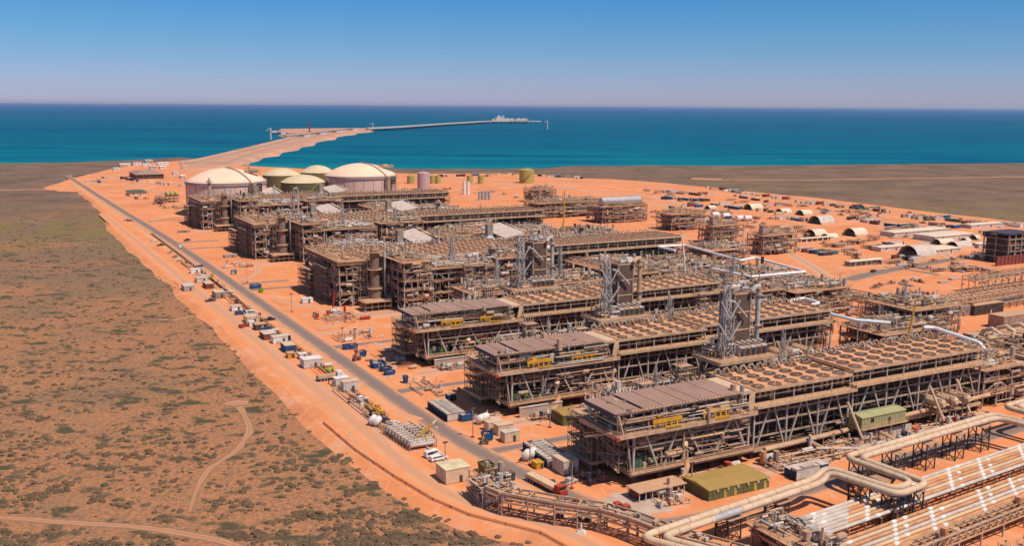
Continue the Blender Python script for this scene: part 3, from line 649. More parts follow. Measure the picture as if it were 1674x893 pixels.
def frame_module(name, label, a0, b0, L, Wd, H, seed, levels=3, bays=None, xbrace=True, top='deck', group=None, density=1.0, cat='process module', base=1.0, pal=None, colm=COLUMN, bulk=.55):
    """open multi-storey steel module packed with plant"""
    t = thing(name, label, cat, a0, b0, 0, group=group); r = random.Random(seed)
    nx = bays or max(1, round(L / 8)); ny = max(1, round(Wd / 9)); xs = [L * i / nx for i in range(nx + 1)]; ys = [Wd * i / ny for i in range(ny + 1)]
    zs = [base + (H - base) * (i + 1) / levels for i in range(levels)]
    f = MB(); grid(f, xs, ys, zs, STEEL, .35, BEAM, .6)
    for x in xs:
        for y in ys: f.bar((x, y, 0), (x, y, H), .45, colm if y == 0 or x == 0 else STEEL)
    if xbrace:
        for i in range(nx):
            for k in range(levels):
                za = zs[k - 1] if k else base; zb = zs[k]
                if r.random() < .4: f.bar((xs[i], -.1, za), (xs[i + 1], -.1, zb), .3, colm)
                if r.random() < .4: f.bar((xs[i + 1], -.14, za), (xs[i], -.14, zb), .3, colm)
        for j in range(ny):
            for k in range(levels):
                za = zs[k - 1] if k else base
                if r.random() < .6: f.bar((-.1, ys[j], za), (-.1, ys[j + 1], zs[k]), .3, colm)
    f.build('steel_frame', t)
    for k, z in enumerate(zs):
        d = MB(); ov = 1.6 if k == levels - 1 else .6
        d.box(-ov, L + .6, -ov, Wd + .6, z + .32, z + .5, DECK if k == levels - 1 else BEAM); d.build('deck', t)
        h = MB(); h.rails(-ov + .1, L + .5, -ov + .1, Wd + .5, z + .5, BEAM); h.build('handrail', t)
    pal = pal or PALS; vol = L * Wd
    for k in range(1 + int(vol / 500)):
        q = MB(); x, y, hh = r.uniform(1, L - 1), r.uniform(1, Wd - 1), r.uniform(4, 8.5); m_ = r.choice([GALV, STEEL, WHITED, BEAM]); q.path([(x, y, H), (x, y, H + hh), (x + .5, y, H + hh + .6), (x + 1.1, y, H + hh + .3)][:r.choice([2, 4])], r.uniform(.15, .34), m_, 6)
        if r.random() < .4:
            for zz in range(int(hh / 1.6)): z_ = H + .4 + zz * 1.6; q.bar((x - 1, y - 1, z_), (x + 1, y - 1, z_ + 1.6), .12, STAIR); q.bar((x - 1, y - 1, z_), (x - 1, y - 1, z_ + 1.6), .14, STAIR); q.bar((x + 1, y - 1, z_), (x + 1, y - 1, z_ + 1.6), .14, STAIR); q.bar((x - 1, y - 1, z_ + 1.6), (x + 1, y + 1, z_ + 1.6), .12, STAIR)
        q.build('vent_stack', t)
    o_ = clutter(0, L, -1.8, .2, base, zs[-1], int(L * H * .16), seed + 31, [STEEL, BEAM, GALV, COLUMN, STEEL, CREAM], .26); clutter(-1.8, .2, 0, Wd, base, zs[-1], int(Wd * H * .12), seed + 32, [STEEL, BEAM, FANR, STEEL], .24, o_)
    clutter(.5, L - .5, .3, Wd - .5, base, zs[-1], int(min(430, vol * .38 * density)), seed + 1, [STEEL, DARK, DARK, BEAM, STEEL, GALV], name_mb=o_).build('pipework', t)
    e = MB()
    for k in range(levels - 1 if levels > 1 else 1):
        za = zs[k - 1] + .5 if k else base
        e.box(L * .12, L * r.uniform(.6, .92), Wd * .28, Wd * .9, za, za + (zs[k] - za) * r.uniform(bulk, .9), DARK)  # equipment coloured dark to stand in for shade inside each storey
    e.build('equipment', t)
    if top == 'deck':
        clutter(.5, L - .5, .5, Wd - .5, H + .6, H + 3.0, int(min(320, vol * .30 * density)), seed + 2, pal).build('deck_piping', t)
    elif top == 'slab':
        s_ = MB(); s_.box(-1.2, L + .6, -1.2, Wd + .6, H + 1.6, H + 2.0, DECK); s_.rails(-1.1, L + .5, -1.1, Wd + .5, H + 2); s_.build('top_deck', t)
        clutter(.5, L - .5, .5, Wd - .5, H + 2.0, H + 3.0, int(vol * .12), seed + 2, [DECK, BEAM, STEEL]).build('deck_piping', t)
    return t

def vessel_column(label, a, b, h, r, seed, group='tall process columns', pipe=True, m=None):
    t = thing('process_column', label, 'column vessel', a, b, 0, group=group); m = m or STEEL
    s_ = MB(); s_.path([(0, 0, 0), (0, 0, h * .3), (0, 0, h * .34), (0, 0, h * .94), (0, 0, h)], [r, r, r * .72, r * .72, r * .15], m, 14); s_.build('shell', t, True)
    p = MB()
    for z in (h * .31, h * .62, h * .9):
        p.cyl(0, 0, z, z + .15, r + .75, BEAM, 12)
        n = 10
        for j in range(n):
            a0, a1 = 2 * PI * j / n, 2 * PI * (j + 1) / n; q = r + .7
            p.bar((q * math.cos(a0), q * math.sin(a0), z + .1), (q * math.cos(a0), q * math.sin(a0), z + 1.2), .1, STAIR); p.bar((q * math.cos(a0), q * math.sin(a0), z + 1.2), (q * math.cos(a1), q * math.sin(a1), z + 1.2), .1, STAIR)
    p.build('platform', t)
    if pipe:
        q = MB(); x = r + 2.2
        q.path([(r * .3, 0, h - .4), (r * .5, 0, h + 1.4), (x * .8, 0, h + 1.8), (x, 0, h + .6), (x, 0, h * .62), (x, 0, h * .2), (x + 1, 0, h * .17), (x + 5.5, 0, h * .17)], .55, GALV, 10); q.build('overhead_pipe', t, True)
    l = MB(); l.bar((-r - .4, -.25, 0), (-r - .4, -.25, h * .9), .1, STAIR); l.bar((-r - .4, .25, 0), (-r - .4, .25, h * .9), .1, STAIR)
    for i in range(int(h / 1.2)): l.bar((-r - .4, -.25, i * 1.2), (-r - .4, .25, i * 1.2), .1, STAIR)
    l.build('ladder', t); return t

def turbine_cluster(label, a, b, seed, k):
    """intake house on a braced platform, lattice mast, brown duct house and a tall exhaust pipe"""
    g = 'turbine platforms between the rows'
    t = thing('turbine_platform', label, 'turbine platform', a, b, 0, group=g)
    f = MB(); xs, ys = [0, 9, 20], [0, 10]
    for x in xs:
        for y in ys: f.bar((x, y, 0), (x, y, 20), .55, COLUMN)
    grid(f, xs, ys, (9.5, 14.5, 19.7), STEEL, .4, BEAM, .7)
    for p, q in (((0, -.1, 14), (9, -.1, 19.6)), ((20, -.1, 14), (9, -.1, 19.6)), ((0, -.1, 9), (9, -.1, 14)), ((20, -.1, 9), (9, -.1, 14)), ((-.1, 0, 9), (-.1, 10, 19))): f.bar(p, q, .35, COLUMN)
    f.build('support_frame', t)
    d = MB(); d.box(-2, 22, -2, 11.5, 20, 20.4, DECK); d.bar((-2, -2.1, 20), (22, -2.1, 20), .4, BEAM, 1.1); d.bar((-2.1, -2, 20), (-2.1, 11.5, 20), .4, BEAM, 1.1); d.rails(-1.9, 21.9, -1.9, 11.4, 20.4); d.build('deck', t)
    for i in range(5):
        c = MB(); x = 9.5 + i * 2.3; c.box(x, x + 1.9, 1.5, 8, 20.4, 23.4, BEAM if i % 2 else WHITED)
        for j in range(3): c.box(x + .15, x + 1.75, 1.0, 1.5, 20.7 + j * .9, 21.2 + j * .9, DARK)
        c.path([(x + .9, 3, 23.4), (x + .9, 3, 24.3), (x + .9, 5, 24.5)], .5, GALV, 7); c.build('intake_filter', t)
    clutter(-1, 20, 0, 10, 1, 19, 190, seed, [STEEL, DARK, BEAM, GALV, CREAM]).build('pipework', t)
    clutter(0, 9, 1, 10, 20.5, 24, 50, seed + 1, PALS).build('deck_piping', t)
    # mast
    m_ = thing('lattice_mast', f'galvanised lattice mast standing on the {k} turbine platform', 'lattice mast', a + 4, b + 3, 20.4, group='lattice masts on the turbine platforms')
    q = MB(); H = 21
    for x in (-1.8, 1.8):
        for y in (-1.8, 1.8): q.bar((x, y, 0), (x * .45, y * .45, H), .24, GALV)
    q.build('mast_leg', m_); q = MB(); n = 6
    for i in range(n):
        z0, z1 = H * i / n, H * (i + 1) / n; s0, s1 = 1.8 * (1 - .55 * i / n), 1.8 * (1 - .55 * (i + 1) / n)
        for (ax, ay, bx, by) in ((-1, -1, 1, -1), (1, -1, 1, 1), (1, 1, -1, 1), (-1, 1, -1, -1)):
            q.bar((ax * s0, ay * s0, z0), (bx * s1, by * s1, z1), .11, WHITED); q.bar((bx * s0, by * s0, z0), (ax * s1, ay * s1, z1), .14, GALV); q.bar((ax * s1, ay * s1, z1), (bx * s1, by * s1, z1), .14, GALV)
    q.build('lattice', m_); q = MB()
    for z, w_ in ((6, 4.5), (13, 3.8)):
        q.bar((0, -2, z), (-w_, -2, z + 6), .38, GALV); q.bar((0, -2, z), (w_, -2, z + 6), .38, GALV)
    for z in (5.8, 12.8): q.rails(-2.3, 2.3, -2.3, 2.3, z, GALV)
    q.build('outrigger', m_)
    q = MB(); q.path([(-1, 0, 0), (-1, 0, H + 1), (-.4, 0, H + 2.4), (.6, 0, H + 2.4), (1, 0, H + 1), (1, 0, 2)], .3, GALV, 7); q.build('riser_pipe', m_, True)
    # duct house
    h = thing('duct_house', f'tall brown duct house beside the {k} turbine platform', 'duct house', a + 16, b + 13, 0, group='brown duct houses')
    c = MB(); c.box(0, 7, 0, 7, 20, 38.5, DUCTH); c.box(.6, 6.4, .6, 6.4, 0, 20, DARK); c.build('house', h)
    c = MB()
    for x in (0, 7):
        for y in (0, 7): c.bar((x, y, 0), (x, y, 38.5), .5, STEEL)
    grid(c, [0, 7], [0, 7], (10, 20, 26, 32, 38.3), STEEL, .3, BEAM)
    for i in range(4): c.bar((-.2, 0, 20 + i * 4.6), (-.2, 7, 24.6 + i * 4.6), .25, STEEL)
    c.build('cladding_frame', h); clutter(.5, 6.5, .5, 6.5, 38.6, 40.2, 26, seed + 4, [GALV, WHITED]).build('roof_piping', h)
    c = MB(); c.path([(-3.5, -1.2, 37), (-1, -1.2, 36), (4.5, -1.2, 30.5)], .45, GALV, 8); c.build('sloping_pipe', h, True)
    s_ = MB(); s_.path([(-3, 0, 39.0), (-1.5, 0, 40.6), (-.4, 0, 40.6), (0, 0, 39), (0, 0, 0)], .85, GALV if k != 'middle' else BEAM, 12)
    for z in (12, 27, 37.5): s_.cyl(0, 0, z, z + .3, 1.5, STEEL, 10)
    one('exhaust_pipe', s_, f'tall grey exhaust pipe with bent top next to the {k} duct house', 'pipe', a + 25.5, b + 12, 0, 0, 'tall bent exhaust pipes', True)

ROWS = [(202, 'nearest'), (270, 'middle'), (338, 'farthest')]
for i, (b0, wd) in enumerate(ROWS):
    compressor_module(b0, f'{["purple brown roofed compressor module nearest the camera, green hut in front", "purple brown roofed compressor module in the middle of three, beside the cream containers", "purple brown roofed compressor module farthest of three, beside the blue skips"][i]}', 11 + i * 50)
    nm = ['front', 'second', 'third'][i]; g = 'fan decks of the cooling racks'
    fan_rack('fan_deck', f'orange fan deck joined to the {wd} roofed compressor module', 188, b0 + 1, 38.5, 18, 20.6, 6, 4, 21 + i, g)
    s_ = MB(); s_.box(0, 4.6, 0, 15, 0, .3, CREAM); s_.bar((0, -.4, -.2), (4.6, -.4, -.2), .5, BEAM, .7); s_.bar((4.6, -.5, .3), (2.2, -2.6, -4.5), 1.5, BEAM, .3)
    one('link_bridge', s_, f'cream covered link bridge between the {wd} compressor module and its fan deck', 'link bridge', 183.2, b0 + 2, 20.2, 0, 'cream link bridges')
    if i == 0: fan_rack('fan_deck', 'long front orange fan deck with four rows of fans above the sage green hut', 227, b0 + 1, 60, 19.5, 21.7, 9, 4, 31, g)
    else: fan_rack('fan_deck', f'orange fan deck {["", "behind the middle lattice mast and bent pipe", "right of the farthest duct house and bent pipe"][i]}', 227, b0 + 4, 66, 18, 21, 10, 4, 33 + i, g)
    turbine_cluster(f'{["orange turbine platform behind the front fan deck, with a row of intake boxes", "orange turbine platform behind the middle fan deck, with a row of intake boxes", "orange turbine platform beyond the farthest of the three roofed modules"][i]}', 201, b0 + 31, 60 + i, wd)
    frame_module('process_module', f'open steel valve module crammed with pipes behind the {wd} purple roof', 163, b0 + 29, 36, 20, [10, 11.5, 12.5][i], 70 + i, 2, group='valve modules behind the roofs', top='deck', density=.9, pal=[GALV, GALV, STEEL, BEAM, WHITED])
    # slanting white vent pipes and exchangers in front of each rack
    for j, (xa, bb) in enumerate(((231, -3), (257, -3), (272, -1))):
        if i == 0 or j < 2:
            v = MB(); v.path([(0, 0, 13.5), (2.6, -3, 4.5), (3.0, -3.6, 3)], .4, CREAM, 8)
            one('vent_pipe', v, f'{["first", "second", "third"][j]} slanting cream vent pipe from the left in front of the {wd} fan rack', 'pipe', xa - (10 if i == 0 and j == 0 else 0), b0 + bb, 0, 0, 'slanting cream vent pipes', True)
    for j in range(3):
        e = thing('heat_exchanger', f'{["left", "middle", "right"][j]} cream exchanger drum beneath the {wd} fan rack', 'heat exchanger', 262 + j * 6, b0 - 5, 0, group='exchanger drums beneath the fan racks')
        c = MB(); c.path([(0, 12, 7.5), (0, 11.4, 7.5), (0, 1, 7.5), (0, 0, 7.5)], [.6, 1.5, 1.5, .9], CREAM, 12); c.build('drum', e, True)
        c = MB(); c.box(-1.6, 1.6, 1, 11, 4.6, 5, STEEL); c.rails(-2, 2, 0, 12, 9.3, BEAM); c.box(-2, -1.4, 0, 12, 9.1, 9.3, BEAM)
        for y in (1.5, 10.5):
            for x in (-1.4, 1.4): c.bar((x, y, 0), (x, y, 9.2), .3, STEEL)
        c.build('cradle', e)

# ---- far trains
TR_ = [(458, 'nearest'), (628, 'middle'), (798, 'farthest')]
for i, (b0, wd) in enumerate(TR_):
    far = i > 0
    gl = 'tall end blocks of the process trains'
    frame_module('process_block', f'tall brown block with tan deck at the left end of the {wd} process train', 152, b0 + 4, 14, 54, 21, 100 + i, 4, bays=2, group=gl, top='slab', density=.5, bulk=.8)
    sc_ = MB(); scaffold(sc_, -5, -1, 34, 56, 0, 14 + i, 2.6); scaffold(sc_, -3, -1, 12, 34, 0, 18, 2.8)
    one('access_scaffold', sc_, f'scaffold stair tower against the left face of the {wd} process block', 'scaffold', 152, b0 + 4, 0, 0, 'scaffold stair towers')
    vessel_column(f'thick brown column with silver overhead pipe in front of the {wd} process block', 167.5, b0 - 4, 31, 3.2, 110 + i, m=FANR)
    s_ = MB(); scaffold(s_, 0, 13, 0, 9, 0, 4.5, 3, BEAM); s_.box(-.5, 13.5, -.5, 9.5, 4.5, 4.8, BEAM); s_.rails(-.4, 13.4, -.4, 9.4, 4.8)
    one('access_platform', s_, f'low railed tan platform at the foot of the {wd} brown column', 'platform', 159, b0 - 14, 0, 0, 'low railed platforms')
    frame_module('process_module', f'tall X braced module with orange decks right of the {wd} brown column', 176, b0 - 22, 14, 34, 24, 120 + i, 5, bays=2, group='X braced process modules', density=.8, top='deck')
    frame_module('process_module', f'wide X braced module under silver ducts in the {wd} process train', 192, b0 - 20, 34, 26, 19.5, 130 + i, 3, group='X braced process modules', density=1.1, pal=[GALV, GALV, WHITED, STEEL, BEAM], colm=GALV)
    frame_module('process_module', f'open module with grey trusses at the centre of the {wd} process train', 232, b0 - 14, 30, 22, 21, 140 + i, 4, group='X braced process modules', density=.8)
    g = 'long fan decks of the process trains'
    fan_rack('fan_deck', f'left stretch of the long tan fan deck over the {wd} process train', 170, b0 + 10, 92, 44, 22, 16, 6, 150 + i, g, detail=0)
    fan_rack('fan_deck', f'right stretch of the long tan fan deck over the {wd} process train', 263, b0 + 13, 110, 27, 22, 20, 4, 160 + i, g, detail=0)
    frame_module('process_module', f'brown tower module under the left half of the {wd} long fan deck', 248, b0 - 2, 14, 12, 23, 170 + i, 4, group='X braced process modules', density=.8)
    frame_module('process_module', f'low module with flat orange deck below the right end of the {wd} long fan deck', 282, b0 - 42, 36, 42, 14.5, 180 + i, 3, group='X braced process modules', density=.45, pal=[STEEL, BEAM, GALV])
    frame_module('process_module', f'low crowded pipe module at the right of the {wd} process train', 322, b0 - 38, 40, 40, 10.5, 190 + i, 2, group='X braced process modules', density=.5)
    # pale shelter roofs behind the long fan deck
    if i < 3:
        for j, (a0, db, L, Wd) in enumerate(((221, 70, 12, 32), (281, 72, 14, 34))):
            s_ = thing('shelter', f'pale sloping {["left", "right"][j]} shelter roof behind the {wd} long fan deck', 'shelter', a0, b0 + db, 0, group='pale shelter roofs')
            k_ = lambda z: [(0, 0, z - 3), (L, 0, z - .4), (L, Wd, z + 2.4), (0, Wd, z)]
            q = MB(); T, B_ = k_(22), k_(21.6); q.quad(T, WHITED); q.quad(B_[::-1], WHITED)
            for e_ in range(4): q.quad([B_[e_], B_[(e_ + 1) % 4], T[(e_ + 1) % 4], T[e_]], WHITED)
            q.build('roof', s_)
            q = MB(); q.quad([(L + .8, 0, 22.4), (L + 3, 0, 21.9), (L + 3, Wd, 24.5), (L + .8, Wd, 25.2)], WHITED); q.build('side_roof', s_)
            q = MB()
            for x in (.5, L - .5, L + 3.5):
                for y in (.5, Wd / 2, Wd - .5): q.bar((x, y, 0), (x, y, 18.6), .4, COLUMN)
            q.box(1, L - 1, 2, Wd - 1, .5, 12, DARK); grid(q, [.5, L - .5], [.5, Wd - .5], (6, 12), BEAM); q.build('frame', s_)
            c = thing('intake_hood', f'grey box stack on a conical hood beside the {["left", "right"][j]} pale roof of the {wd} train', 'intake hood', a0 - 9, b0 + db + 4, 0, group='conical intake hoods')
            q = MB(); q.path([(0, 0, 0), (0, 0, 16), (0, 0, 21), (0, 0, 21.2)], [5.5, 5.5, 2.2, 2.2], BRUSHED, 8); q.build('hood', c); q = MB(); q.box(-1.9, 1.9, -1.9, 1.9, 21.2, 27.5, STEEL); q.rails(-2.2, 2.2, -2.2, 2.2, 27.5); q.build('stack', c)
    frame_module('process_module', f'dense pipe module behind the left of the {wd} long fan deck', 172, b0 + 60, 38, 34, 17, 200 + i, 3, group='X braced process modules', density=.5)
    frame_module('process_module', f'dark pipe module between the pale roofs of the {wd} train', 242, b0 + 62, 36, 34, 15, 210 + i, 3, group='X braced process modules', density=.5)
    frame_module('process_module', f'tan pipe module behind the right end of the {wd} long fan deck', 316, b0 + 66, 46, 30, 13, 220 + i, 2, group='X braced process modules', density=.4)
for (a, b, h, r_, lb) in ((222, 505, 30, 1.0, 'slim grey column rising through the nearest long fan deck'), (232, 452, 29, 2.6, 'short grey drum column above the front edge of the nearest long fan deck'),
                          (170, 640, 33, 1.4, 'slim grey column by the middle process block'), (197, 700, 38, 1.2, 'thin tall column behind the middle process block'), (160, 812, 41, 1.8, 'dark scaffolded column in front of the left storage tank'), (330, 520, 27, 2.2, 'short dark stack at the right of the nearest long fan deck'),
                          (312, 700, 27, 2.2, 'short dark stack at the right of the middle long fan deck')):
    vessel_column(lb, a, b, h, r_, int(a), pipe=(r_ < 1.3))
for j, (a, b) in enumerate(((258, 448), (261, 443))):
    t = thing('horizontal_drum', f'{["left", "right"][j]} of two small white drums on the roof of a module', 'drum', a, b, 24.5, PI / 2, group='white drums'); q = MB(); q.path([(0, 0, 1), (.5, 0, 1), (4, 0, 1), (4.5, 0, 1)], [.5, 1.2, 1.2, .5], WHITE, 12); q.build('shell', t, True)
    q = MB(); q.box(.6, 1, -.8, .8, -.6, .2, STEEL); q.box(3.4, 3.8, -.8, .8, -.6, .2, STEEL); q.build('saddle', t)

for j, (a0, b0, L, Wd, H, lv, lb, pal) in enumerate([(196, 396, 30, 26, 13, 3, 'grey trussed pipe module in the gap before the nearest process train, left', [GALV, STEEL, BEAM, WHITED]), (232, 396, 34, 24, 15, 3, 'tan pipe module in the gap before the nearest process train, centre', PALS), (270, 388, 22, 22, 18, 4, 'narrow stair module in the gap before the nearest process train, right', [STEEL, BEAM]),
     (228, 232, 30, 20, 11, 2, 'low crowded pipe deck right of the nearest duct house', PALS), (262, 234, 28, 20, 10, 2, 'low crowded pipe deck behind the right end of the front fan deck', PALS), (228, 302, 34, 22, 12, 3, 'crowded pipe deck right of the middle duct house', PALS), (264, 300, 26, 22, 14, 3, 'taller pipe deck at the right of the middle duct house', [BEAM, CREAM, STEEL, GALV]), (228, 370, 36, 20, 13, 3, 'crowded pipe deck right of the farthest duct house', PALS),
     (178, 548, 30, 30, 15, 3, 'grey topped pipe module behind the nearest long fan deck', [GALV, WHITED, STEEL]), (252, 560, 22, 30, 17, 4, 'stair tower module between the two nearest pale roofs', [BEAM, STEEL]), (320, 545, 40, 30, 11, 2, 'low pipe field behind the nearest long fan deck', PALS), (362, 560, 26, 34, 12, 3, 'scattered frame module at the far right of the nearest train', PALS), (330, 640, 44, 30, 10, 2, 'low pipe field behind the middle train', PALS)]):
    frame_module('process_module', lb, a0, b0, L, Wd, H, 700 + j, lv, density=1.0, group='pipe modules filling the gaps', pal=pal)
for j, (a, b) in enumerate(((170, 232), (168, 300), (186, 234), (190, 300), (186, 367), (238, 262), (272, 330), (250, 436), (206, 430))):
    s_ = MB(); scaffold(s_, 0, 5, 0, 5, 0, 17 + (j * 5) % 7, 2.5)
    for k in range(4): s_.path([(1 + k, 2.5, 0), (1 + k, 2.5, 19 + (j * 5) % 7)], .22, [GALV, CREAM, STEEL, BEAM][(k + j) % 4], 6)
    one('access_scaffold', s_, f'{["first", "second", "third", "fourth", "fifth", "sixth", "seventh", "eighth", "ninth"][j]} slim scaffold tower from the camera among the pipe decks', 'scaffold', a, b, 0, 0, 'slim scaffold towers')

m0 = [o for o in bpy.data.objects if o.name.startswith('lattice_mast') and o.parent is None][0]
for j, (a, b, z, s_, lb) in enumerate(((236, 242, 11, .62, 'slim lattice mast on the pipe deck right of the nearest duct house'), (178, 236, 10, .5, 'short slim mast on the valve module behind the nearest purple roof'), (240, 311, 12, .62, 'slim lattice mast on the pipe deck right of the middle duct house'), (180, 305, 11, .5, 'short slim mast on the valve module behind the middle purple roof'), (212, 408, 13, .7, 'slim mast in the gap before the nearest process train, left'),
      (246, 406, 15, .75, 'slim mast in the gap before the nearest process train, right'), (300, 346, 16, .5, 'slim mast at the end of the farthest fan rack'), (346, 284, 16, .45, 'slim mast on the tall module by the pipe bridge corner'), (206, 446, 20, .7, 'slim mast over the silver ducts of the nearest train'), (256, 452, 22, .6, 'slim mast on the tower module of the nearest train'), (206, 616, 20, .7, 'slim mast over the silver ducts of the middle train'), (206, 786, 20, .7, 'slim mast over the silver ducts of the farthest train'), (330, 376, 15, .55, 'slim mast inside the wide white pipe loop'))):
    c = copy_tree(m0); c.location = W(a, b, z); c.scale = (s_ * .8, s_ * .8, s_); c.rotation_euler.z = TH + .4 * j; tag(c, lb, 'lattice mast', 'slim lattice masts')
# ================================================================== tanks
def lng_tank(pxc, depth, label, seed, hr=30.5, D=72, dh=11.5):
    x = (pxc - CX) / FPX * depth; y = depth; a = x * VX + y * VY; b = -x * VY + y * VX; r = D / 2
    t = thing('storage_tank', label, 'storage tank', a, b, 0, group='large domed storage tanks')
    s_ = MB(); s_.cyl(0, 0, 0, hr - 2.6, r - .5, TANKW, 64)
    for j in range(24): an = 2 * PI * j / 24; s_.bar(((r - .4) * math.cos(an), (r - .4) * math.sin(an), 0), ((r - .4) * math.cos(an), (r - .4) * math.sin(an), hr - 2.6), .35, TANKB)
    s_.build('shell', t, True)
    s_ = MB(); s_.cyl(0, 0, hr - 2.6, hr, r + .3, TANKB, 64); s_.build('rim', t, True)  # darker band paints the shadow below the tank rim
    s_ = MB(); s_.dome(0, 0, hr, r - .5, dh, DOME, 48, 8); s_.build('dome', t, True)
    s_ = MB()
    for j in range(72):
        an = 2 * PI * j / 72; a2 = 2 * PI * (j + 1) / 72; q = r - .1; s_.bar((q * math.cos(an), q * math.sin(an), hr), (q * math.cos(an), q * math.sin(an), hr + 1.2), .15, BEAM); s_.bar((q * math.cos(an), q * math.sin(an), hr + 1.2), (q * math.cos(a2), q * math.sin(a2), hr + 1.2), .15, BEAM)
    s_.build('rim_handrail', t)
    rs = ((r - .5) ** 2 + dh * dh) / (2 * dh); dz = lambda q: hr + math.sqrt(rs * rs - q * q) - (rs - dh)
    s_ = MB(); w0 = Vector((math.cos(-1.15), math.sin(-1.15)))
    P_ = [(w0.x * q, w0.y * q, dz(min(q, r - .6)) + .5) for q in (0, 7, 14, 21, 28, r - .6)]
    for i in range(5): s_.bar(P_[i], P_[i + 1], 1.3, TANKB, .5); s_.rail(P_[i], P_[i + 1], BEAM, w=.14)
    s_.build('dome_stair', t)
    s_ = MB(); scaffold(s_, w0.x * r - 2, w0.x * r + 3, w0.y * r - 4, w0.y * r, 0, hr, 2.5, CREAM); s_.build('stair_tower', t)
    an = -.55; s_ = MB(); cx, cy = math.cos(an) * r * .66, math.sin(an) * r * .66; zz = dz(r * .66)
    s_.box(cx - 7, cx + 7, cy - 4, cy + 4, zz + .8, zz + 1.2, BEAM); s_.rails(cx - 7, cx + 7, cy - 4, cy + 4, zz + 1.2, w=.15)
    clutter(cx - 6, cx + 6, cy - 3.5, cy + 3.5, zz + 1.4, zz + 3.2, 45, seed, [BEAM, STEEL, CREAM], .35, s_); s_.build('pump_platform', t)
    an = -.95
    s_ = MB(); x1, y1 = math.cos(-.9) * r, math.sin(-.9) * r
    for k in range(9): s_.box(x1 - 2.2 + .3, x1 + 2.2, y1 - 4, y1 - .5, k * 3.4, k * 3.4 + .4, STEEL)
    for xx in (x1 - 2, x1 + 2):
        for yy in (y1 - 4, y1 - .8): s_.bar((xx, yy, 0), (xx, yy, hr - 1), .4, DARK)
    s_.box(x1 - 1.9, x1 + 1.9, y1 - 3.4, y1 - 1, hr - 8, hr - 1, DARK); s_.build('pipe_tower', t)
    return t
t1 = lng_tank(369.5, 897, 'large pink walled domed tank at the left, left of the green tanks', 1)
t2 = lng_tank(589.5, 985, 'large pink walled domed tank at the right with clutter along its top rim', 2)
s_ = MB(); clutter(-30, 20, 18, 34, 31.5, 35.5, 150, 9, [STEEL, REDW, BEAM, COLUMN], .5, s_); s_.build('rim_piping', t2)
def green_tank(pxc, depth, D, h, dh, label, i):
    x = (pxc - CX) / FPX * depth; a = x * VX + depth * VY; b = -x * VY + depth * VX; t = thing('condensate_tank', label, 'storage tank', a, b, 0, group='green walled tanks with pale domes')
    s_ = MB(); s_.cyl(0, 0, 0, h, D / 2, TANKG, 48)
    for k in range(1, 5): s_.cyl(0, 0, h * k / 5, h * k / 5 + .25, D / 2 + .12, GREENW, 48)
    s_.build('shell', t, True)
    s_ = MB(); s_.dome(0, 0, h, D / 2 + .3, dh, DOMEG, 40, 6); s_.build('dome', t, True)
    s_ = MB(); r = D / 2; n = 14
    for j in range(n):
        a0, a1 = -2.4 + j * .09, -2.4 + (j + 1) * .09; s_.bar(((r + .6) * math.cos(a0), (r + .6) * math.sin(a0), h * j / n), ((r + .6) * math.cos(a1), (r + .6) * math.sin(a1), h * (j + 1) / n), 1.0, OLIVEY, .3)
    s_.bar((-2, -r * .95, h + .7), (0, 0, h + dh + .5), .8, OLIVEY, .4); s_.build('spiral_stair', t)
green_tank(460, 1125, 42, 20, 7.5, 'green walled tank with pale dome right of the left pink tank', 0)
green_tank(495, 962, 43, 24.8, 7, 'green walled tank with pale dome nearest of three, left of the right pink tank', 1)
green_tank(519, 1150, 38, 21.5, 8, 'green walled tank with pale dome farthest back between the pink tanks', 2)
def small_tank(x, y, D, h, m, label, grp, name='tank', roof=None, n=20):
    a, b = ab(x, y); t = thing(name, label, 'tank', a, b, 0, group=grp)
    s_ = MB(); s_.cyl(0, 0, 0, h, D / 2, m, n); s_.build('shell', t, True); s_ = MB(); s_.dome(0, 0, h, D / 2 + .15, D * .08 + .2, roof or m, n, 3); s_.rails(-D * .2, D * .2, -D * .2, D * .2, h + D * .08); s_.build('roof', t, True); return t
t = small_tank(861, 299, 19.5, 17, OLIVEY, 'big yellow green tank standing alone on the red ground by the coast', None, roof=OLIVEY)
s_ = MB()
for j in range(16): a0, a1 = -2.9 + j * .11, -2.9 + (j + 1) * .11; s_.bar((10.4 * math.cos(a0), 10.4 * math.sin(a0), j * 17 / 16), (10.4 * math.cos(a1), 10.4 * math.sin(a1), (j + 1) * 17 / 16), 1.2, OLIVEY, .3)
s_.build('spiral_stair', t)
small_tank(692.5, 310, 15, 20, PINKT, 'pink grey ribbed tank right of the right pink dome', None)
for x, d, lb in ((672, 10, 'olive tank between the right pink dome and the ribbed tank'), (716, 7, 'narrow olive tank right of the ribbed tank'), (768, 8, 'wide olive tank near the white silos'), (786, 8, 'square looking olive tank right of the wide olive tank'), (707, 6, 'small olive tank touching the ribbed tank')):
    small_tank(x, 300, d, 10, OLIVEY, lb, 'small olive tanks near the coast')
for j, x in enumerate((759.2, 765.3)): small_tank(x, 318, 3.6, 14.5, WHITE, f'{["left", "right"][j]} one of the two tallest white silos', 'white silos', 'silo', n=12)
for j in range(4): small_tank(784 + j * 5.5, 327, 3.4, 9, BRUSHED, f'{["leftmost", "second", "third", "rightmost"][j]} of four silver silos in a row', 'silver silos', 'silo', n=12)
a, b = ab(283, 331)
t = thing('bullet_tank_stand', 'steel stand carrying yellow green bullet tanks near the left domed tank', 'tank stand', a, b); s_ = MB()
for x in range(-6, 7, 4):
    for y in (0, 6, 12): s_.bar((x, y, 0), (x, y, 6), .5, STEEL)
grid(s_, [-6, -2, 2, 6], [0, 6, 12], (3, 6), BEAM, .4); s_.build('frame', t)
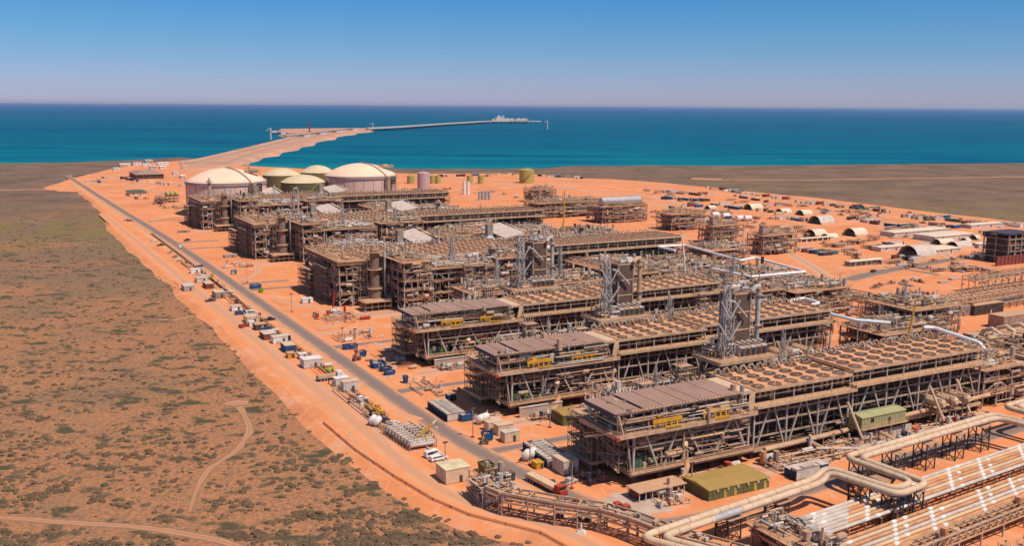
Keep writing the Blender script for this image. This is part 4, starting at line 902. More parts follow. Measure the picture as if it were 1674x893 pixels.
for j in range(3):
    q = MB(); q.path([(0, -1, 0), (0, .5, 0), (0, 12, 0), (0, 13.5, 0)], [.6, 2, 2, .6], OLIVEY, 14)
    one('bullet_tank', q, f'{["left", "middle", "right"][j]} of three yellow green bullet tanks on a steel stand', 'tank', a + (-4.4 + j * 4.4) , b, 8.4, 0, 'yellow green bullet tanks', True)
a, b = ab(263, 334); frame_module('pipe_skid', 'small pale pipe skid just left of the yellow green bullet tanks', a - 4, b, 8, 8, 6, 900, 2, density=1.5, pal=[CREAM, BEAM, OLIVEY])

# ================================================================== pitched and hipped sheds
def shed(label, a, b, L, Wd, h, rh, wall, roof, rz=0, cat='shed', hip=0.0, open_front=0, name='shed', group=None, over=.4, door=True):
    t = thing(name, label, cat, a, b, 0, rz, group); q = MB()
    q.box(0, L, 0, Wd, 0, h, wall)
    for i in range(1, int(L / 1.2)): q.box(i * 1.2, i * 1.2 + .08, -.05, 0, .1, h - .1, wall)
    q.build('wall', t)
    q = MB(); o = over
    A = [(-o, -o, h), (L + o, -o, h), (L + o, Wd + o, h), (-o, Wd + o, h)]
    r0, r1 = (hip, Wd / 2, h + rh), (L - hip, Wd / 2, h + rh)
    q.quad([A[0], A[1], r1, r0], roof); q.quad([A[2], A[3], r0, r1], roof); q.quad([A[1], A[2], r1], roof); q.quad([A[3], A[0], r0], roof); q.quad([(x, y, h - .25) for x, y, _ in A][::-1], roof)
    for i in range(4): p, s_ = A[i], A[(i + 1) % 4]; q.quad([(p[0], p[1], h - .25), (s_[0], s_[1], h - .25), s_, p], roof)
    q.build('roof', t)
    if open_front:
        q = MB(); k = open_front
        for i in range(k): q.box(L * (i + .12) / k, L * (i + .88) / k, -.12, 0, .05, h * .85, GLASS if h < 3 else DARK)
        q.build('opening', t)
    elif door:
        q = MB(); q.box(L * .6, L * .6 + 1.0, -.1, 0, 0, min(2.1, h * .8), DARK); q.build('door', t)
        if L > 5: q = MB(); q.box(L * .2, L * .2 + 1.3, -.08, 0, h * .45, h * .8, GLASS); q.build('window', t)
    return t
def seg(x0, y0, x1):
    a0, b0 = ab(x0, y0); lo, hi = a0, a0 + 200
    for _ in range(40):
        m_ = (lo + hi) / 2
        if proj(m_, b0)[0] > x1: hi = m_
        else: lo = m_
    return a0, b0, lo - a0
a, b, L = seg(226, 293, 268); shed('huge shed with purple grey hipped roof and dark bays near the causeway', a - 2, b, L + 2, 70, 6, 5, REDW, ROOF, hip=12, open_front=4, over=1.2)
a, b, L = seg(212, 321, 240); shed('grey green roofed shed with tan wall left of the bullet tanks', a, b, L, 30, 4, 2.0, CREAM, mat('grey_green_roof', (.12, .13, .09), scale=.1), hip=5, over=.8)
H1 = [(196, 270, 214), (218, 268, 232), (234, 270, 246), (246, 274, 258), (258, 268, 276), (284, 284, 292, ), (296, 290, 304), (186, 277, 196), (262, 274, 272), (238, 263.5, 250)]
for j, (x0, y0, x1) in enumerate(H1):
    a, b, L = seg(x0, y0 + 2, x1); shed(['white long hut in the far left camp', 'pale hut behind the purple roofed shed', 'white hut behind the purple roofed shed', 'white hut right of the purple roofed shed', 'grey fronted hut by the causeway road', 'pinkish white hut left of the left domed tank', 'grey hut touching the left domed tank', 'cream hut at the left tip of the camp', 'low white hut by the causeway bend', 'farthest white hut at the shore'][j],
        a, b, L, 14, 3.5, 1, WHITE if j % 3 else WHITED, WHITED if j % 2 else WHITE, group='huts of the far camp')
# ================================================================== containers, skips, vehicles
def container(label, x0, y0, x1, Wd, h, wall, roof, cat='container', name='container', group=None, rz=0.0, z=0.0):
    a, b, L = seg(x0, y0, x1); t = thing(name, label, cat, a, b, z, rz, group)
    q = MB(); q.box(0, L, 0, Wd, .15, h, wall)
    n = max(3, int(L / .55))
    for i in range(n): q.box(L * i / n + .06, L * i / n + L / n * .5, -.06, 0, .3, h - .2, wall)
    for i in range(3): q.box(-.05, 0, Wd * (i + .2) / 3, Wd * (i + .7) / 3, .3, h - .2, wall)
    q.build('body', t); q = MB(); q.box(-.12, L + .12, -.14, Wd + .1, h, h + .14, roof); q.build('roof', t)
    q = MB(); q.box(L * .55, L * .55 + .9, -.12, -.07, .2, min(h - .3, 2.1), DARK if wall is not DARK else BEAM); q.build('door', t)
    return t
def skip(label, x0, y0, x1, Wd, h, m, fill=None, group='open metal skips'):
    a, b, L = seg(x0, y0, x1); t = thing('skip', label, 'skip', a, b, 0, 0, group); q = MB()
    for (p0, p1, p2, p3) in (((.5, 0, 0), (L - .5, 0, 0), (L, -.1, h), (0, -.1, h)), ((L - .5, 0, 0), (L - .5, Wd, 0), (L, Wd, h), (L, -.1, h)), ((L - .5, Wd, 0), (.5, Wd, 0), (0, Wd + .1, h), (L, Wd + .1, h)), ((.5, Wd, 0), (.5, 0, 0), (0, -.1, h), (0, Wd + .1, h))): q.quad([p0, p1, p2, p3], m)
    for p0, p1 in (((0, -.1, h), (L, -.1, h)), ((L, -.1, h), (L, Wd, h)), ((L, Wd, h), (0, Wd, h)), ((0, Wd, h), (0, -.1, h))): q.bar(p0, p1, .18, m)
    for i in range(1, 5): q.bar((L * i / 5, -.05, .1), (L * i / 5, -.15, h), .14, m)
    q.build('bin', t); q = MB(); r = random.Random(int(x0)); q.box(.4, L - .4, .1, Wd - .1, .2, h * .6, fill or BEAM)
    for _ in range(7): x, y = r.uniform(.5, L - 1.5), r.uniform(.2, Wd - .8); q.box(x, x + r.uniform(.4, 1.2), y, y + .5, h * .6, h * r.uniform(.65, 1), r.choice([WHITED, BEAM, STEEL]))
    q.build('load', t); return t
def wheel(t, x, y, r, w_=.3):
    q = MB(); q.path([(x, y - w_ / 2, r), (x, y + w_ / 2, r)], r, TYRE, 10); o = q.build('wheel', t); q = MB(); q.path([(x, y - w_ / 2 - .02, r), (x, y + w_ / 2 + .02, r)], r * .5, GALV, 8); q.build('rim', o)
def car(label, x, y, m, kind='ute', rz=0.0, group='utes and cars on the site'):
    a, b = ab(x, y); t = thing({'ute': 'utility_truck', 'van': 'van', 'car': 'car'}[kind], label, {'ute': 'ute', 'van': 'van', 'car': 'car'}[kind], a, b, 0, rz, group)
    L, Wd = (5.4, 1.9)
    q = MB(); pts = {'ute': [(0, .5), (0, 1.0), (1.9, 1.05), (2.1, 1.75), (3.5, 1.75), (4.1, 1.1), (5.3, .95), (5.4, .5)], 'van': [(0, .5), (0, 2.1), (4.0, 2.15), (4.7, 1.3), (5.4, 1.0), (5.4, .5)], 'car': [(0, .5), (.1, 1.6), (3.3, 1.7), (4.1, 1.1), (5.3, .95), (5.4, .5)]}[kind]
    n0 = len(q.v); i_ = q.mi(m); k = len(pts)
    for yy in (-Wd / 2, Wd / 2): q.v += [(x_ - L / 2, yy * (.88 if z_ > 1.3 else 1), z_ - .08) for x_, z_ in pts]
    q.f.append(tuple(range(k))[::-1]); q.f.append(tuple(range(k, 2 * k))); q.m += [i_, i_]
    for j in range(k): q.f.append((j, (j + 1) % k, k + (j + 1) % k, k + j)); q.m.append(i_)
    q.build('body', t); q = MB()
    x0, x1 = (2.2, 3.5) if kind == 'ute' else (.4, 3.8)
    for s_ in (-1, 1): yy = s_ * Wd / 2 * .93; q.box(x0 - L / 2, x1 - L / 2, min(yy, yy + .04 * s_), max(yy, yy + .04 * s_), 1.1, 1.5 if kind != 'van' else 1.8, GLASS)
    q.quad([(3.5 - L / 2 + .06 if kind != 'van' else 4.06 - L / 2, -.75, 1.66), (3.5 - L / 2 + .06 if kind != 'van' else 4.06 - L / 2, .75, 1.66), (4.1 - L / 2 + .06 if kind != 'van' else 4.7 - L / 2, .8, 1.1), (4.1 - L / 2 + .06 if kind != 'van' else 4.7 - L / 2, -.8, 1.1)], GLASS); q.build('window', t)
    if kind == 'ute': q = MB(); q.box(.15 - L / 2, 1.85 - L / 2, -.8, .8, .97, 1.0, DARK); q.build('tray', t)
    for xx in (1.0, 4.4):
        for yy in (-.85, .85): wheel(t, xx - L / 2, yy, .38)
    q = MB(); q.box(L / 2 - .02, L / 2 + .03, -.8, -.45, .6, .8, WHITE); q.box(L / 2 - .02, L / 2 + .03, .45, .8, .6, .8, WHITE); q.build('headlight', t)
    return t
C = container
G_H = 'site huts and containers along the main road'
for i, args in enumerate([
    (312.3, 448, 328, 4, 2.6, WHITE, WHITE, 'small white hut beside the main road, farthest up the row of huts'),
    (322, 463, 341, 6, 2.6, WHITED, CREAM, 'cream roofed hut with open dark left end behind the purple fronted hut'),
    (337, 473, 350, 9.5, 2.8, REDW, CREAM, 'tan roofed hut with dark purple front next to the fence'),
    (352.6, 489, 369, 9, 3.2, STEEL, CREAM, 'cream roofed hut with plain grey front beside the fence'),
    (301.5, 477, 317.6, 9, 2.8, COLUMN, WHITED, 'pale grey building outside the fence at the scrub edge'),
    (379.5, 510, 396.5, 5, 2.4, WHITE, CREAM, 'low white hut above the long blue skip'),
    (403.7, 530, 425, 7, 3, CREAM, CREAM, 'wide cream hut beside the brown tarpaulin shed'),
    (408, 535, 417, 3, 2.2, WHITE, WHITE, 'small white box left of the brown shed'),
    (418, 541, 436, 4.5, 2.6, DARK, BEAM, 'dark brown shed with tan top near the fence'),
    (432, 557, 453, 8, 2.6, REDW, WHITED, 'pinkish roofed open shed with dark left end near the fence'),
    (447, 563, 475, 4.5, 2.8, WHITE, WHITED, 'pale pink container above the blue fronted hut'),
    (467, 578, 484.5, 7.5, 3, BLUE, CREAM, 'cream roofed hut with bright blue front'),
    (471, 587, 483, 3.5, 2, YELLOW, BEAM, 'small tan and yellow box below the blue fronted hut'),
    (490, 588, 502, 3, 2, WHITE, WHITE, 'small white box by the long white container'),
    (497.3, 604, 528, 5.5, 3.4, WHITED, WHITE, 'long white container, longest beside the main road'),
    (549.3, 634, 572, 3.5, 3, WHITED, WHITE, 'white container standing behind a matching one near the ute'),
    (561.9, 642.5, 587, 3.6, 3.6, WHITED, CREAM, 'white container with open left end above the white ute'),
    (729, 794, 769, 6.5, 4, CREAM, mat('sand_roof', (.75, .58, .34), scale=.3), 'long sand coloured building at the bend of the fence'),
    (828, 789, 842, 2.6, 2, NAVY, DARK, 'dark blue box alone by the road bend'),
    (921, 779.5, 945.5, 6, 4, WHITED, CREAM, 'white walled cabin with pinkish roof left of the nearest module'),
    (798.5, 708, 824, 3.4, 3, CREAM, CREAM, 'cream container, farthest of three beside the middle module'),
    (814.5, 714, 839.5, 3.2, 3.2, CREAM, CREAM, 'cream container, middle of three beside the middle module'),
    (825, 726, 850, 3, 3.2, CREAM, WHITED, 'cream container with faint red mark, nearest of three at the road corner'),
    (495, 497, 512, 3.5, 2.4, WHITE, WHITE, 'white box near the red boom crane'), (379, 449, 388, 2.5, 2.2, COLUMN, BLUE, 'small blue grey box near the middle process block'),
    (367, 422, 388, 4, 1.8, STEEL, COLUMN, 'grey flat rack by the middle process block'), (292, 381, 311, 4, 1.8, STEEL, COLUMN, 'grey flat rack by the farthest process block'),
    (733, 657, 746, 2.5, 2.2, NAVY, STEEL, 'dark rounded tank unit left of the middle module'), (877, 769, 889, 3, 1.8, YELLOW, YELLOW, 'bright yellow box beside the row of silver units'),
    (1297, 785, 1354, 3.6, 2.4, BLUE, WHITED, 'blue and white generator bank by the pipe corner')]):
    C(args[-1], *args[:-1], cat='hut' if 'hut' in args[-1] else ('shed' if 'shed' in args[-1] else ('building' if 'building' in args[-1] else 'container')), group=G_H)
for args in [(385, 516, 403, 2.5, 1.6, BLUE, None, 'long blue skip between two huts near the fence'), (563, 573, 585.5, 3, 1.8, BLUE, None, 'blue skip with a step shape, farthest of the blue skips by the third roofed module'), (584, 585, 600, 3.5, 2, BLUE, BEAM, 'blue skip beside the red lifting machine'),
             (611, 604, 632, 5, 2, BLUE, TEAL, 'blue skip heaped with pale green scrap'), (624, 609, 641, 2.6, 1.4, BLUE, NAVY, 'upper of two touching flat blue skips'), (630, 615, 647, 2.4, 1.4, BLUE, NAVY, 'lower of two touching flat blue skips'), (661, 628, 668, 2, 2.6, BLUE, None, 'single upright blue bin by the side road'),
             (755, 691, 776, 3, 2.2, BLUE, None, 'blue skip at the right end of the long row of pale units'), (792, 723, 807.5, 2.6, 2.4, BLUE, WHITED, 'blue skip next to the black and yellow forklift'), (411, 473, 428, 5, 1.8, BLUE, WHITED, 'blue and white skip below the middle process block'),
             (425, 479, 431.5, 3, 2, LIME, LIME, 'bright lime green skip'), (791, 778, 809, 4, 2.6, GREENW, BEAM, 'dark green skip beside the sand coloured building'), (384, 497, 392, 2.4, 1.2, REDW, None, 'small red brown skip near the fence gap')]:
    skip(args[-1], *args[:-1])
for j, (x, y, m, k, rz, lb) in enumerate([(589, 656, WHITE, 'ute', .15, 'white ute parked below the two white containers'), (643, 697, WHITE, 'ute', .4, 'white ute at the top of the stack of white tube crates'), (708, 747, WHITE, 'van', .15, 'white van left of its twin near the tripod'), (717, 753, WHITE, 'car', .1, 'big white wagon with dark windows near the tripod'),
    (294.6, 405, WHITE, 'car', 1.4, 'pale blue car driving on the main road'), (251, 395, WHITE, 'ute', .2, 'white ute beside the upper main road'), (263, 402, DARK, 'ute', .2, 'dark ute beside the upper main road'), (278, 414, CREAM, 'van', 1.0, 'cream van left of the main road'), (292, 427, WHITED, 'ute', 1.2, 'dusty white ute near the farthest small hut'), (286, 421, STEEL, 'car', 1.0, 'grey car just above the dusty white ute'),
    (207, 361, WHITED, 'car', .2, 'pale car by the far bend of the fence'), (212, 362, RED, 'car', .2, 'reddish car by the far bend of the fence'), (306, 394, NAVY, 'ute', .5, 'dark blue ute on the open red ground'), (330, 453, WHITE, 'ute', .2, 'white ute behind the cream roofed huts'), (337, 455, WHITE, 'van', .2, 'white van behind the cream roofed huts'),
    (374, 479, WHITE, 'ute', .1, 'white ute right of the grey fronted hut'), (411, 514, WHITE, 'van', .1, 'white van right of the long blue skip'), (344.5, 493, DARK, 'ute', .1, 'dark ute on the dirt track outside the fence'), (399, 535, RED, 'car', .6, 'red car on the dirt track outside the fence'), (370, 438, WHITE, 'ute', .1, 'white ute on bare ground by the middle process block'),
    (433, 539, BLUE, 'ute', .1, 'blue ute behind the brown shed'), (441, 524, NAVY, 'ute', 0, 'navy ute behind the wide cream hut'), (624, 691, NAVY, 'ute', .2, 'dark blue ute hitched to the silver tank trailer'), (902, 796, NAVY, 'ute', 1.2, 'dark ute beside the white walled cabin'), (930, 792, WHITED, 'ute', .3, 'dusty ute in front of the white walled cabin'),
    (1494, 458, WHITE, 'ute', .1, 'white ute on the yard road at the right'), (1470, 428, WHITE, 'ute', .4, 'white ute near the largest arched shelter'), (1507, 482, BLUE, 'ute', .3, 'blue ute behind the right pipe bridge'), (1428, 445, DARK, 'car', .3, 'dark car by the yard road')]):
    car(lb, x, y, m, k, rz)
# rows of pale tube crates / silver units
def crate_row(xn, yn, xf, yf, L, n, name, desc, cat, grp, tube, h=2.6):
    a0, b0 = ab(xn, yn); a1, b1 = ab(xf, yf); W1 = (b1 - b0) / n; ords = ['first', 'second', 'third', 'fourth', 'fifth', 'sixth', 'seventh', 'eighth', 'ninth', 'tenth', 'eleventh', 'twelfth']; src = None
    for i in range(n):
        a, b = a0 + (a1 - a0) * i / n, b0 + W1 * i; lb = f'{ords[i]} {desc}, from the near end'
        if src is None:
            t = thing(name, lb, cat, a, b, 0, 0, grp); q = MB(); w_ = W1 * .86
            if tube: q.path([(.15, w_ / 2, h / 2 + .1), (.5, w_ / 2, h / 2 + .1), (L - .5, w_ / 2, h / 2 + .1), (L - .15, w_ / 2, h / 2 + .1)], [w_ * .3, w_ * .46, w_ * .46, w_ * .3], WHITED, 12)
            else: q.box(.1, L - .1, .08, w_ - .08, .3, h - .1, WHITED)
            q.build('tank_body' if tube else 'body', t, tube); q = MB()
            for x in (0, L * .33, L * .66, L):
                for z in ((.1, h) if x in (0, L) else (h,)): q.bar((x, 0, z), (x, w_, z), .16, DARK if not tube else STEEL)
            for y in (0, w_):
                for z in (.1, h): q.bar((0, y, z), (L, y, z), .12, COLUMN)
                for x in (0, L): q.bar((x, y, 0), (x, y, h), .18, NAVY if not tube else STEEL)
            q.build('crate_frame', t)
            if not tube: q = MB(); q.box(-.03, .09, .3, w_ - .3, .4, h - .6, NAVY); q.build('radiator', t); q = MB(); q.box(L * .3, L * .8, w_ * .2, w_ * .7, h, h + .25, GALV); q.build('lid', t)
            src = t
        else:
            t = copy_tree(src); t.location = W(a, b, 0); tag(t, lb, cat, grp)
crate_row(670, 739, 626, 709, 8.5, 9, 'tube_crate', 'white tube crate of the row inside the fence', 'tube crate', 'white tube crates in a row inside the fence', True, 2.8)
crate_row(684, 728, 660, 711, 5.2, 5, 'tube_crate', 'white tube crate beside the yellow crane', 'tube crate', 'white tube crates beside the crane', True, 2.8)
crate_row(731, 691, 699, 668.5, 6.6, 8, 'power_unit', 'pale power unit beside the middle junction', 'power unit', 'pale power units by the middle junction', False)
crate_row(894, 766.5, 855, 737, 7.0, 8, 'power_unit', 'silver power unit by the nearest junction', 'power unit', 'silver power units by the nearest junction', False)
crate_row(1301, 788, 1297, 782, 9, 1, 'power_unit', 'white topped unit on the blue bank', 'power unit', None, False, 3.2)
[o for o in bpy.data.objects if 'blue bank' in o.get('label', '')][0]['label'] = 'white slatted unit standing at the left of the blue generator bank'
def drum(label, x, y, L, r, m, rz, grp, legs=True):
    a, b = ab(x, y); t = thing('trailer_tank', label, 'tank', a, b, 0, rz, grp); q = MB(); q.path([(0, 0, r + .7), (.3, 0, r + .7), (L - .3, 0, r + .7), (L, 0, r + .7)], [r * .5, r, r, r * .5], m, 12); q.build('shell', t, True); q = MB()
    for xx in (.6, L - .6): q.box(xx - .2, xx + .2, -r * .8, r * .8, 0, .9, STEEL)
    q.build('cradle', t)
g = 'white round ended tanks'
for lb, x, y, rz in (('silver tank trailer, left of the pair near the tube crates', 607, 698, .9), ('silver tank trailer, right of the pair near the tube crates', 614, 700, .9), ('white tank left of its twin by the cream containers', 781, 696, .6), ('white and green tank right of its twin by the cream containers', 787, 694, .6), ('white round tank left of its twin beside the silver units', 858, 757, .8), ('white round tank right of its twin beside the silver units', 867, 754, .8)):
    drum(lb, x, y, 3.6, 1.15, WHITE, rz, g)
# flatbed truck with long load on the main road
def semi(label, a, b, rz, L, load, cab, grp='long flatbed trucks'):
    t = thing('flatbed_truck', label, 'truck', a, b, 0, rz, grp); q = MB(); q.box(0, L, -1.3, 1.3, 1.0, 1.25, STEEL); q.box(0, L, -.5, .5, .7, 1.0, DARK); q.build('trailer_bed', t)
    q = MB(); q.box(.2, L - .3, -1.25, 1.25, 1.25, 2.1, load)
    for i in range(1, 9): q.box(L * i / 9, L * i / 9 + .1, -1.28, 1.28, 1.25, 2.14, load)
    q.build('load', t)
    q = MB(); q.box(L + .3, L + 2.3, -1.25, 1.25, .8, 3.0, cab); q.box(L + 2.3, L + 3.0, -1.2, 1.2, .8, 1.9, cab); o = q.build('cab', t); q = MB(); q.box(L + 2.3, L + 2.36, -1.1, 1.1, 1.95, 2.8, GLASS); q.build('windscreen', o)
    q = MB(); q.box(L - .4, L + 3.0, -1.0, 1.0, .6, .8, DARK); q.build('chassis', t)
    for xx in (1.2, 2.4, 3.6, L + .2, L + 2.3):
        for yy in (-1.1, 1.1): wheel(t, xx, yy, .5, .4)
    return t
semi('long flatbed truck with tan load and red cab driving on the main road', 123.9, 219.3, -PI / 2 + .12, 12.5, CREAM, RED)
semi('low flatbed truck with white cab carrying a lime green machine', *ab(518, 624), 0, 7.2, BEAM, WHITE)
def machine(label, a, b, rz, body, boom_m, blen, bang, name='mobile_crane', cat='crane', tip=RED, scale=1.0):
    t = thing(name, label, cat, a, b, 0, rz); k = scale; q = MB(); q.box(0, 5.5 * k, -1.2 * k, 1.2 * k, .7, 1.5 * k, body); q.box(.2 * k, 2.6 * k, -1.1 * k, 1.1 * k, 1.5 * k, 2.3 * k, body); q.build('body', t)
    q = MB(); q.box(3.6 * k, 5.2 * k, -1.1 * k, 0, 1.5 * k, 2.7 * k, body); o = q.build('cab', t); q = MB(); q.box(5.2 * k, 5.24 * k, -1.0 * k, -.1 * k, 1.8 * k, 2.6 * k, GLASS); q.build('windscreen', o)
    e = (1.5 * k + blen * math.cos(bang), .3, 2.3 * k + blen * math.sin(bang)); q = MB(); s0 = Vector((1.5 * k, .3, 2.2 * k)); ev = Vector(e); q.bar(s0, s0.lerp(ev, .8), .6 * k, boom_m); q.bar(s0.lerp(ev, .6), ev, .4 * k, tip); q.build('boom', t)
    q = MB(); q.bar(ev, ev - Vector((0, 0, min(2.5, ev.z * .3))), .1, DARK); q.box(e[0] - .25, e[0] + .25, e[1] - .2, e[1] + .2, ev.z - min(2.5, ev.z * .3) - .6, ev.z - min(2.5, ev.z * .3), tip); q.build('hook', t)
    for xx in (.9 * k, 4.6 * k):
        for yy in (-1.1 * k, 1.1 * k): wheel(t, xx, yy, .65 * k, .5)
machine('yellow mobile crane with red and white boom tip by the tube crates', *ab(676, 729), 0, YELLOW, YELLOW, 7.5, .62, tip=WHITE)
machine('yellow boom machine with dark cab beside the silver tank trailers', *ab(628, 681), 2.4, YELLOW, YELLOW, 6, .35, tip=YELLOW, scale=.8)
machine('small red lifting machine by the blue skips', *ab(577, 591), .2, REDW, RED, 4, 1.2, scale=.6)
machine('black and yellow forklift by the blue skip', *ab(784, 727), -.4, DARK, YELLOW, 2, 1.3, 'forklift', 'forklift', YELLOW, .5)
machine('white crane truck with upright red boom in front of the nearest process block', *ab(540, 512), 0, WHITE, RED, 8.5, 1.45, scale=.9)
machine('lime machine riding on the low flatbed truck', *ab(535, 618), .2, LIME, LIME, 2.2, .6, 'loader', 'loader', LIME, .5)
bpy.data.objects[[o.name for o in bpy.data.objects if o.get('label') == 'lime machine riding on the low flatbed truck'][0]].location.z = 1.9
machine('tall yellow crane boom behind the farthest stretch of fans', *ab(916, 413), 0, YELLOW, YELLOW, 40, 1.54, tip=YELLOW, scale=1.2)
machine('orange crane with leaning boom behind the front fan deck', 298, 244, PI * .1, YELLOW, YELLOW, 27, 1.26, tip=YELLOW, scale=1.1)
machine('white crane with tall leaning boom behind the farthest duct house', 318, 395, PI, WHITE, WHITE, 36, 1.42, tip=WHITE, scale=1.0)
# fence with posts down the west side
def fence(pts, label, h=1.6, step=4.0, m=DARK):
    t = thing('boundary_fence', label, 'fence', pts[0][0], pts[0][1]); q = MB(); z = MB(); o = pts[0]
    P_ = [(a - o[0], b - o[1]) for a, b in pts]
    for i in range(len(P_) - 1):
        p = Vector((*P_[i], 0)); s_ = Vector((*P_[i + 1], 0)); k = max(1, int((s_ - p).length / step))
        for j in range(k): c = p.lerp(s_, j / k); q.bar(c, c + Vector((0, 0, h)), .14, m)
        for zz in (.25, h * .6, h): z.bar(p + Vector((0, 0, zz)), s_ + Vector((0, 0, zz)), .10, m)
    q.build('fence_posts_run', t)['kind'] = 'stuff'; z.build('rail_wire', t)
fence([(111, 790), (111.2, 680), (110.2, 500), (109.2, 400), (108.8, 284)], 'long dark wire fence between the dirt road and the huts')
fence([(89, 290), (89.6, 262), (92, 238), (95, 218), (99, 205), (104.5, 196), (109.5, 188), (111, 178)], 'thin wire fence along the edge of the scrub at the bottom bend', .8, 6, REDW)
q = MB()
for a0, b0, a1, b1 in ((0, 0, .3, 120), (.3, 120, -.8, 280), (-.8, 280, -2, 400), (-2, 400, -2.4, 510)): q.bar((-a0 if 0 else a0, 510 - b0, .2), (a1, 510 - b1, .2), .9, DARK, .4)
one('drain_kerb', q, 'dark low kerb line running the length of the huts', 'kerb', 111, 284, 0)
for j, (b0, b1) in enumerate(((255, 330), (330, 420), (420, 520), (520, 640))):
    q = clutter(0, 7, 0, b1 - b0, .1, 1.4, 46, 800 + j, [WHITED, BEAM, STEEL, REDW, NAVY, CREAM, YELLOW], .22); one('stored_material', q, ['loose pallets and pipes among the huts nearest the camera', 'loose pallets and pipes beside the blue fronted hut', 'loose pallets and pipes beside the cream roofed huts', 'loose stock at the far end of the row of huts'][j], 'construction stock', 102.5 + .012 * (b0 - 255), b0)['kind'] = 'stuff'
q = MB(); q.box(0, .5, 0, 40, 0, .5, CONC); one('kerb_wall', q, 'low pale kerb wall at the pad of the tube crates', 'kerb', 109, 235, 0)
# light poles
for x, y, hh, lb in [(581, 574, 9, 'light pole beside the farthest blue skip'), (773, 716, 9, 'light pole beside the cream containers'), (477, 511, 9, 'thin light pole with red base near the nearest process block'), (404, 462, 9, 'thin light pole by the blue and white skip'), (899, 700, 8, 'light pole beside the olive hut'), (866, 762, 7, 'light pole at the silver units'), (728, 752, 5, 'tripod light tower by the white vans'), (935, 800, 7, 'light pole beside the cabin'), (1130, 800, 7, 'light pole between the open shed and the olive building'), (560, 560, 6, 'small dark machine post on the open ground')]:
    a, b = ab(x, y); t = thing('light_pole', lb, 'light pole', a, b, group='light poles'); q = MB(); q.bar((0, 0, 0), (0, 0, hh), .22, STEEL); q.build('pole', t); q = MB(); q.box(-.7, .7, -.25, .25, hh, hh + .35, DARK); q.build('lamp_head', t); q = MB(); q.box(-.4, .4, -.4, .4, 0, .5, RED); q.build('base', t)
# ================================================================== foreground sheds and pads
a, b, L = seg(1158, 821, 1257); t = shed('big olive green building with ochre roof in front of the nearest module', a, b, L, 10.8, 3.0, .5, GREENW, GREENR, over=.15, cat='building', name='building', door=False)
q = MB()
for i in range(6): q.box(1.5 + i * 3.4, 2.6 + i * 3.4, -.14, -.06, .1, 2.2, OLIVEY if i % 3 else GREENW); q.box(2.4 + i * 3.4, 3.0 + i * 3.4, -.5, -.06, 2.2, 2.8, GALV)
q.build('door_row', t)
a, b, L = seg(1045, 823, 1118); t = thing('open_shed', 'open brown shed with pink tan roof left of the olive building', 'shed', a, b); q = MB(); q.box(-.5, L + .5, -.5, 5.5, 2.6, 2.85, BEAM); q.build('roof', t); q = MB()
for i in range(8):
    for y in (0, 5): q.bar((L * i / 7, y, 0), (L * i / 7, y, 2.6), .2, WHITED)
q.box(.3, L - .3, 2, 5, 0, 1.8, REDW); q.build('frame', t); clutter(.5, L - .5, .3, 2, 0, 1.8, 26, 5, [WHITED, REDW, STEEL, NAVY], .2).build('stored_goods', t)
a, b = ab(1405, 701, 5.2); L = ab(1473, 685, 5.2)[0] - a; t = shed('sage green roofed hut on a raised platform under the front fan deck', a, 196.8, L, 5.2, 3.4, .6, SAGE, SAGE, over=.2, cat='hut', name='hut'); t.location.z = 5.2; z_ = MB(); z_.box(-.6, L + .6, -.8, 5.4, -.35, -.02, BEAM); z_.rail((-.6, -.8, 0), (L + .6, -.8, 0))
for x in (0, L / 3, 2 * L / 3, L):
    for y in (0, 5): z_.bar((x, y, -5.2), (x, y, -.3), .35, STEEL)
z_.build('platform', t)
a, b, L = seg(925, 697, 942); shed('olive hut with ochre roof left of the nearest module', a - 1, b, L + 3, 7.5, 3.6, .5, GREENW, GREENR, over=.2, cat='hut', name='hut')
for j, (a0, b0, wd) in enumerate(((147, 266.5, 'middle'), (147, 334.5, 'farthest'))):
    t = thing('blast_wall', f'low pinkish wall at the foot of the {wd} roofed module', 'wall', a0, b0, group='low pinkish walls'); q = MB(); q.box(0, 16, 0, .4, 0, 3.2, CONC); q.build('wall', t); q = MB(); q.box(-.1, 16.1, -.2, .6, 3.2, 3.5, WHITED)
    q.build('coping', t)
    for k in range(3): drum(f'white drum generator, {["left", "middle", "right"][k]} of three before the {wd} pinkish wall', *proj(a0 + 3 + k * 4.4, b0 - 4)[:2], 2.8, .9, GALV, .3, 'drum generators before pinkish walls')
a, b, L = seg(1412, 727, 1489); t = thing('louvred_wall', 'pale louvred wall below the sage green roofed hut', 'wall', a, b); q = MB(); q.box(0, L, 0, .5, 0, 3.3, WHITED)
for i in range(9): q.box(.6 + i * L / 9.3, .6 + i * L / 9.3 + 1.0, -.08, 0, .4, 2.2, BEAM)
q.build('wall', t)
for j in range(4): drum(f'{["first", "second", "third", "fourth"][j]} small round silver pump from the left below the louvred wall', 1436 + j * 19, 738 - j * 5.3, 1.8, .9, BRUSHED, 1.2, 'round silver pumps')
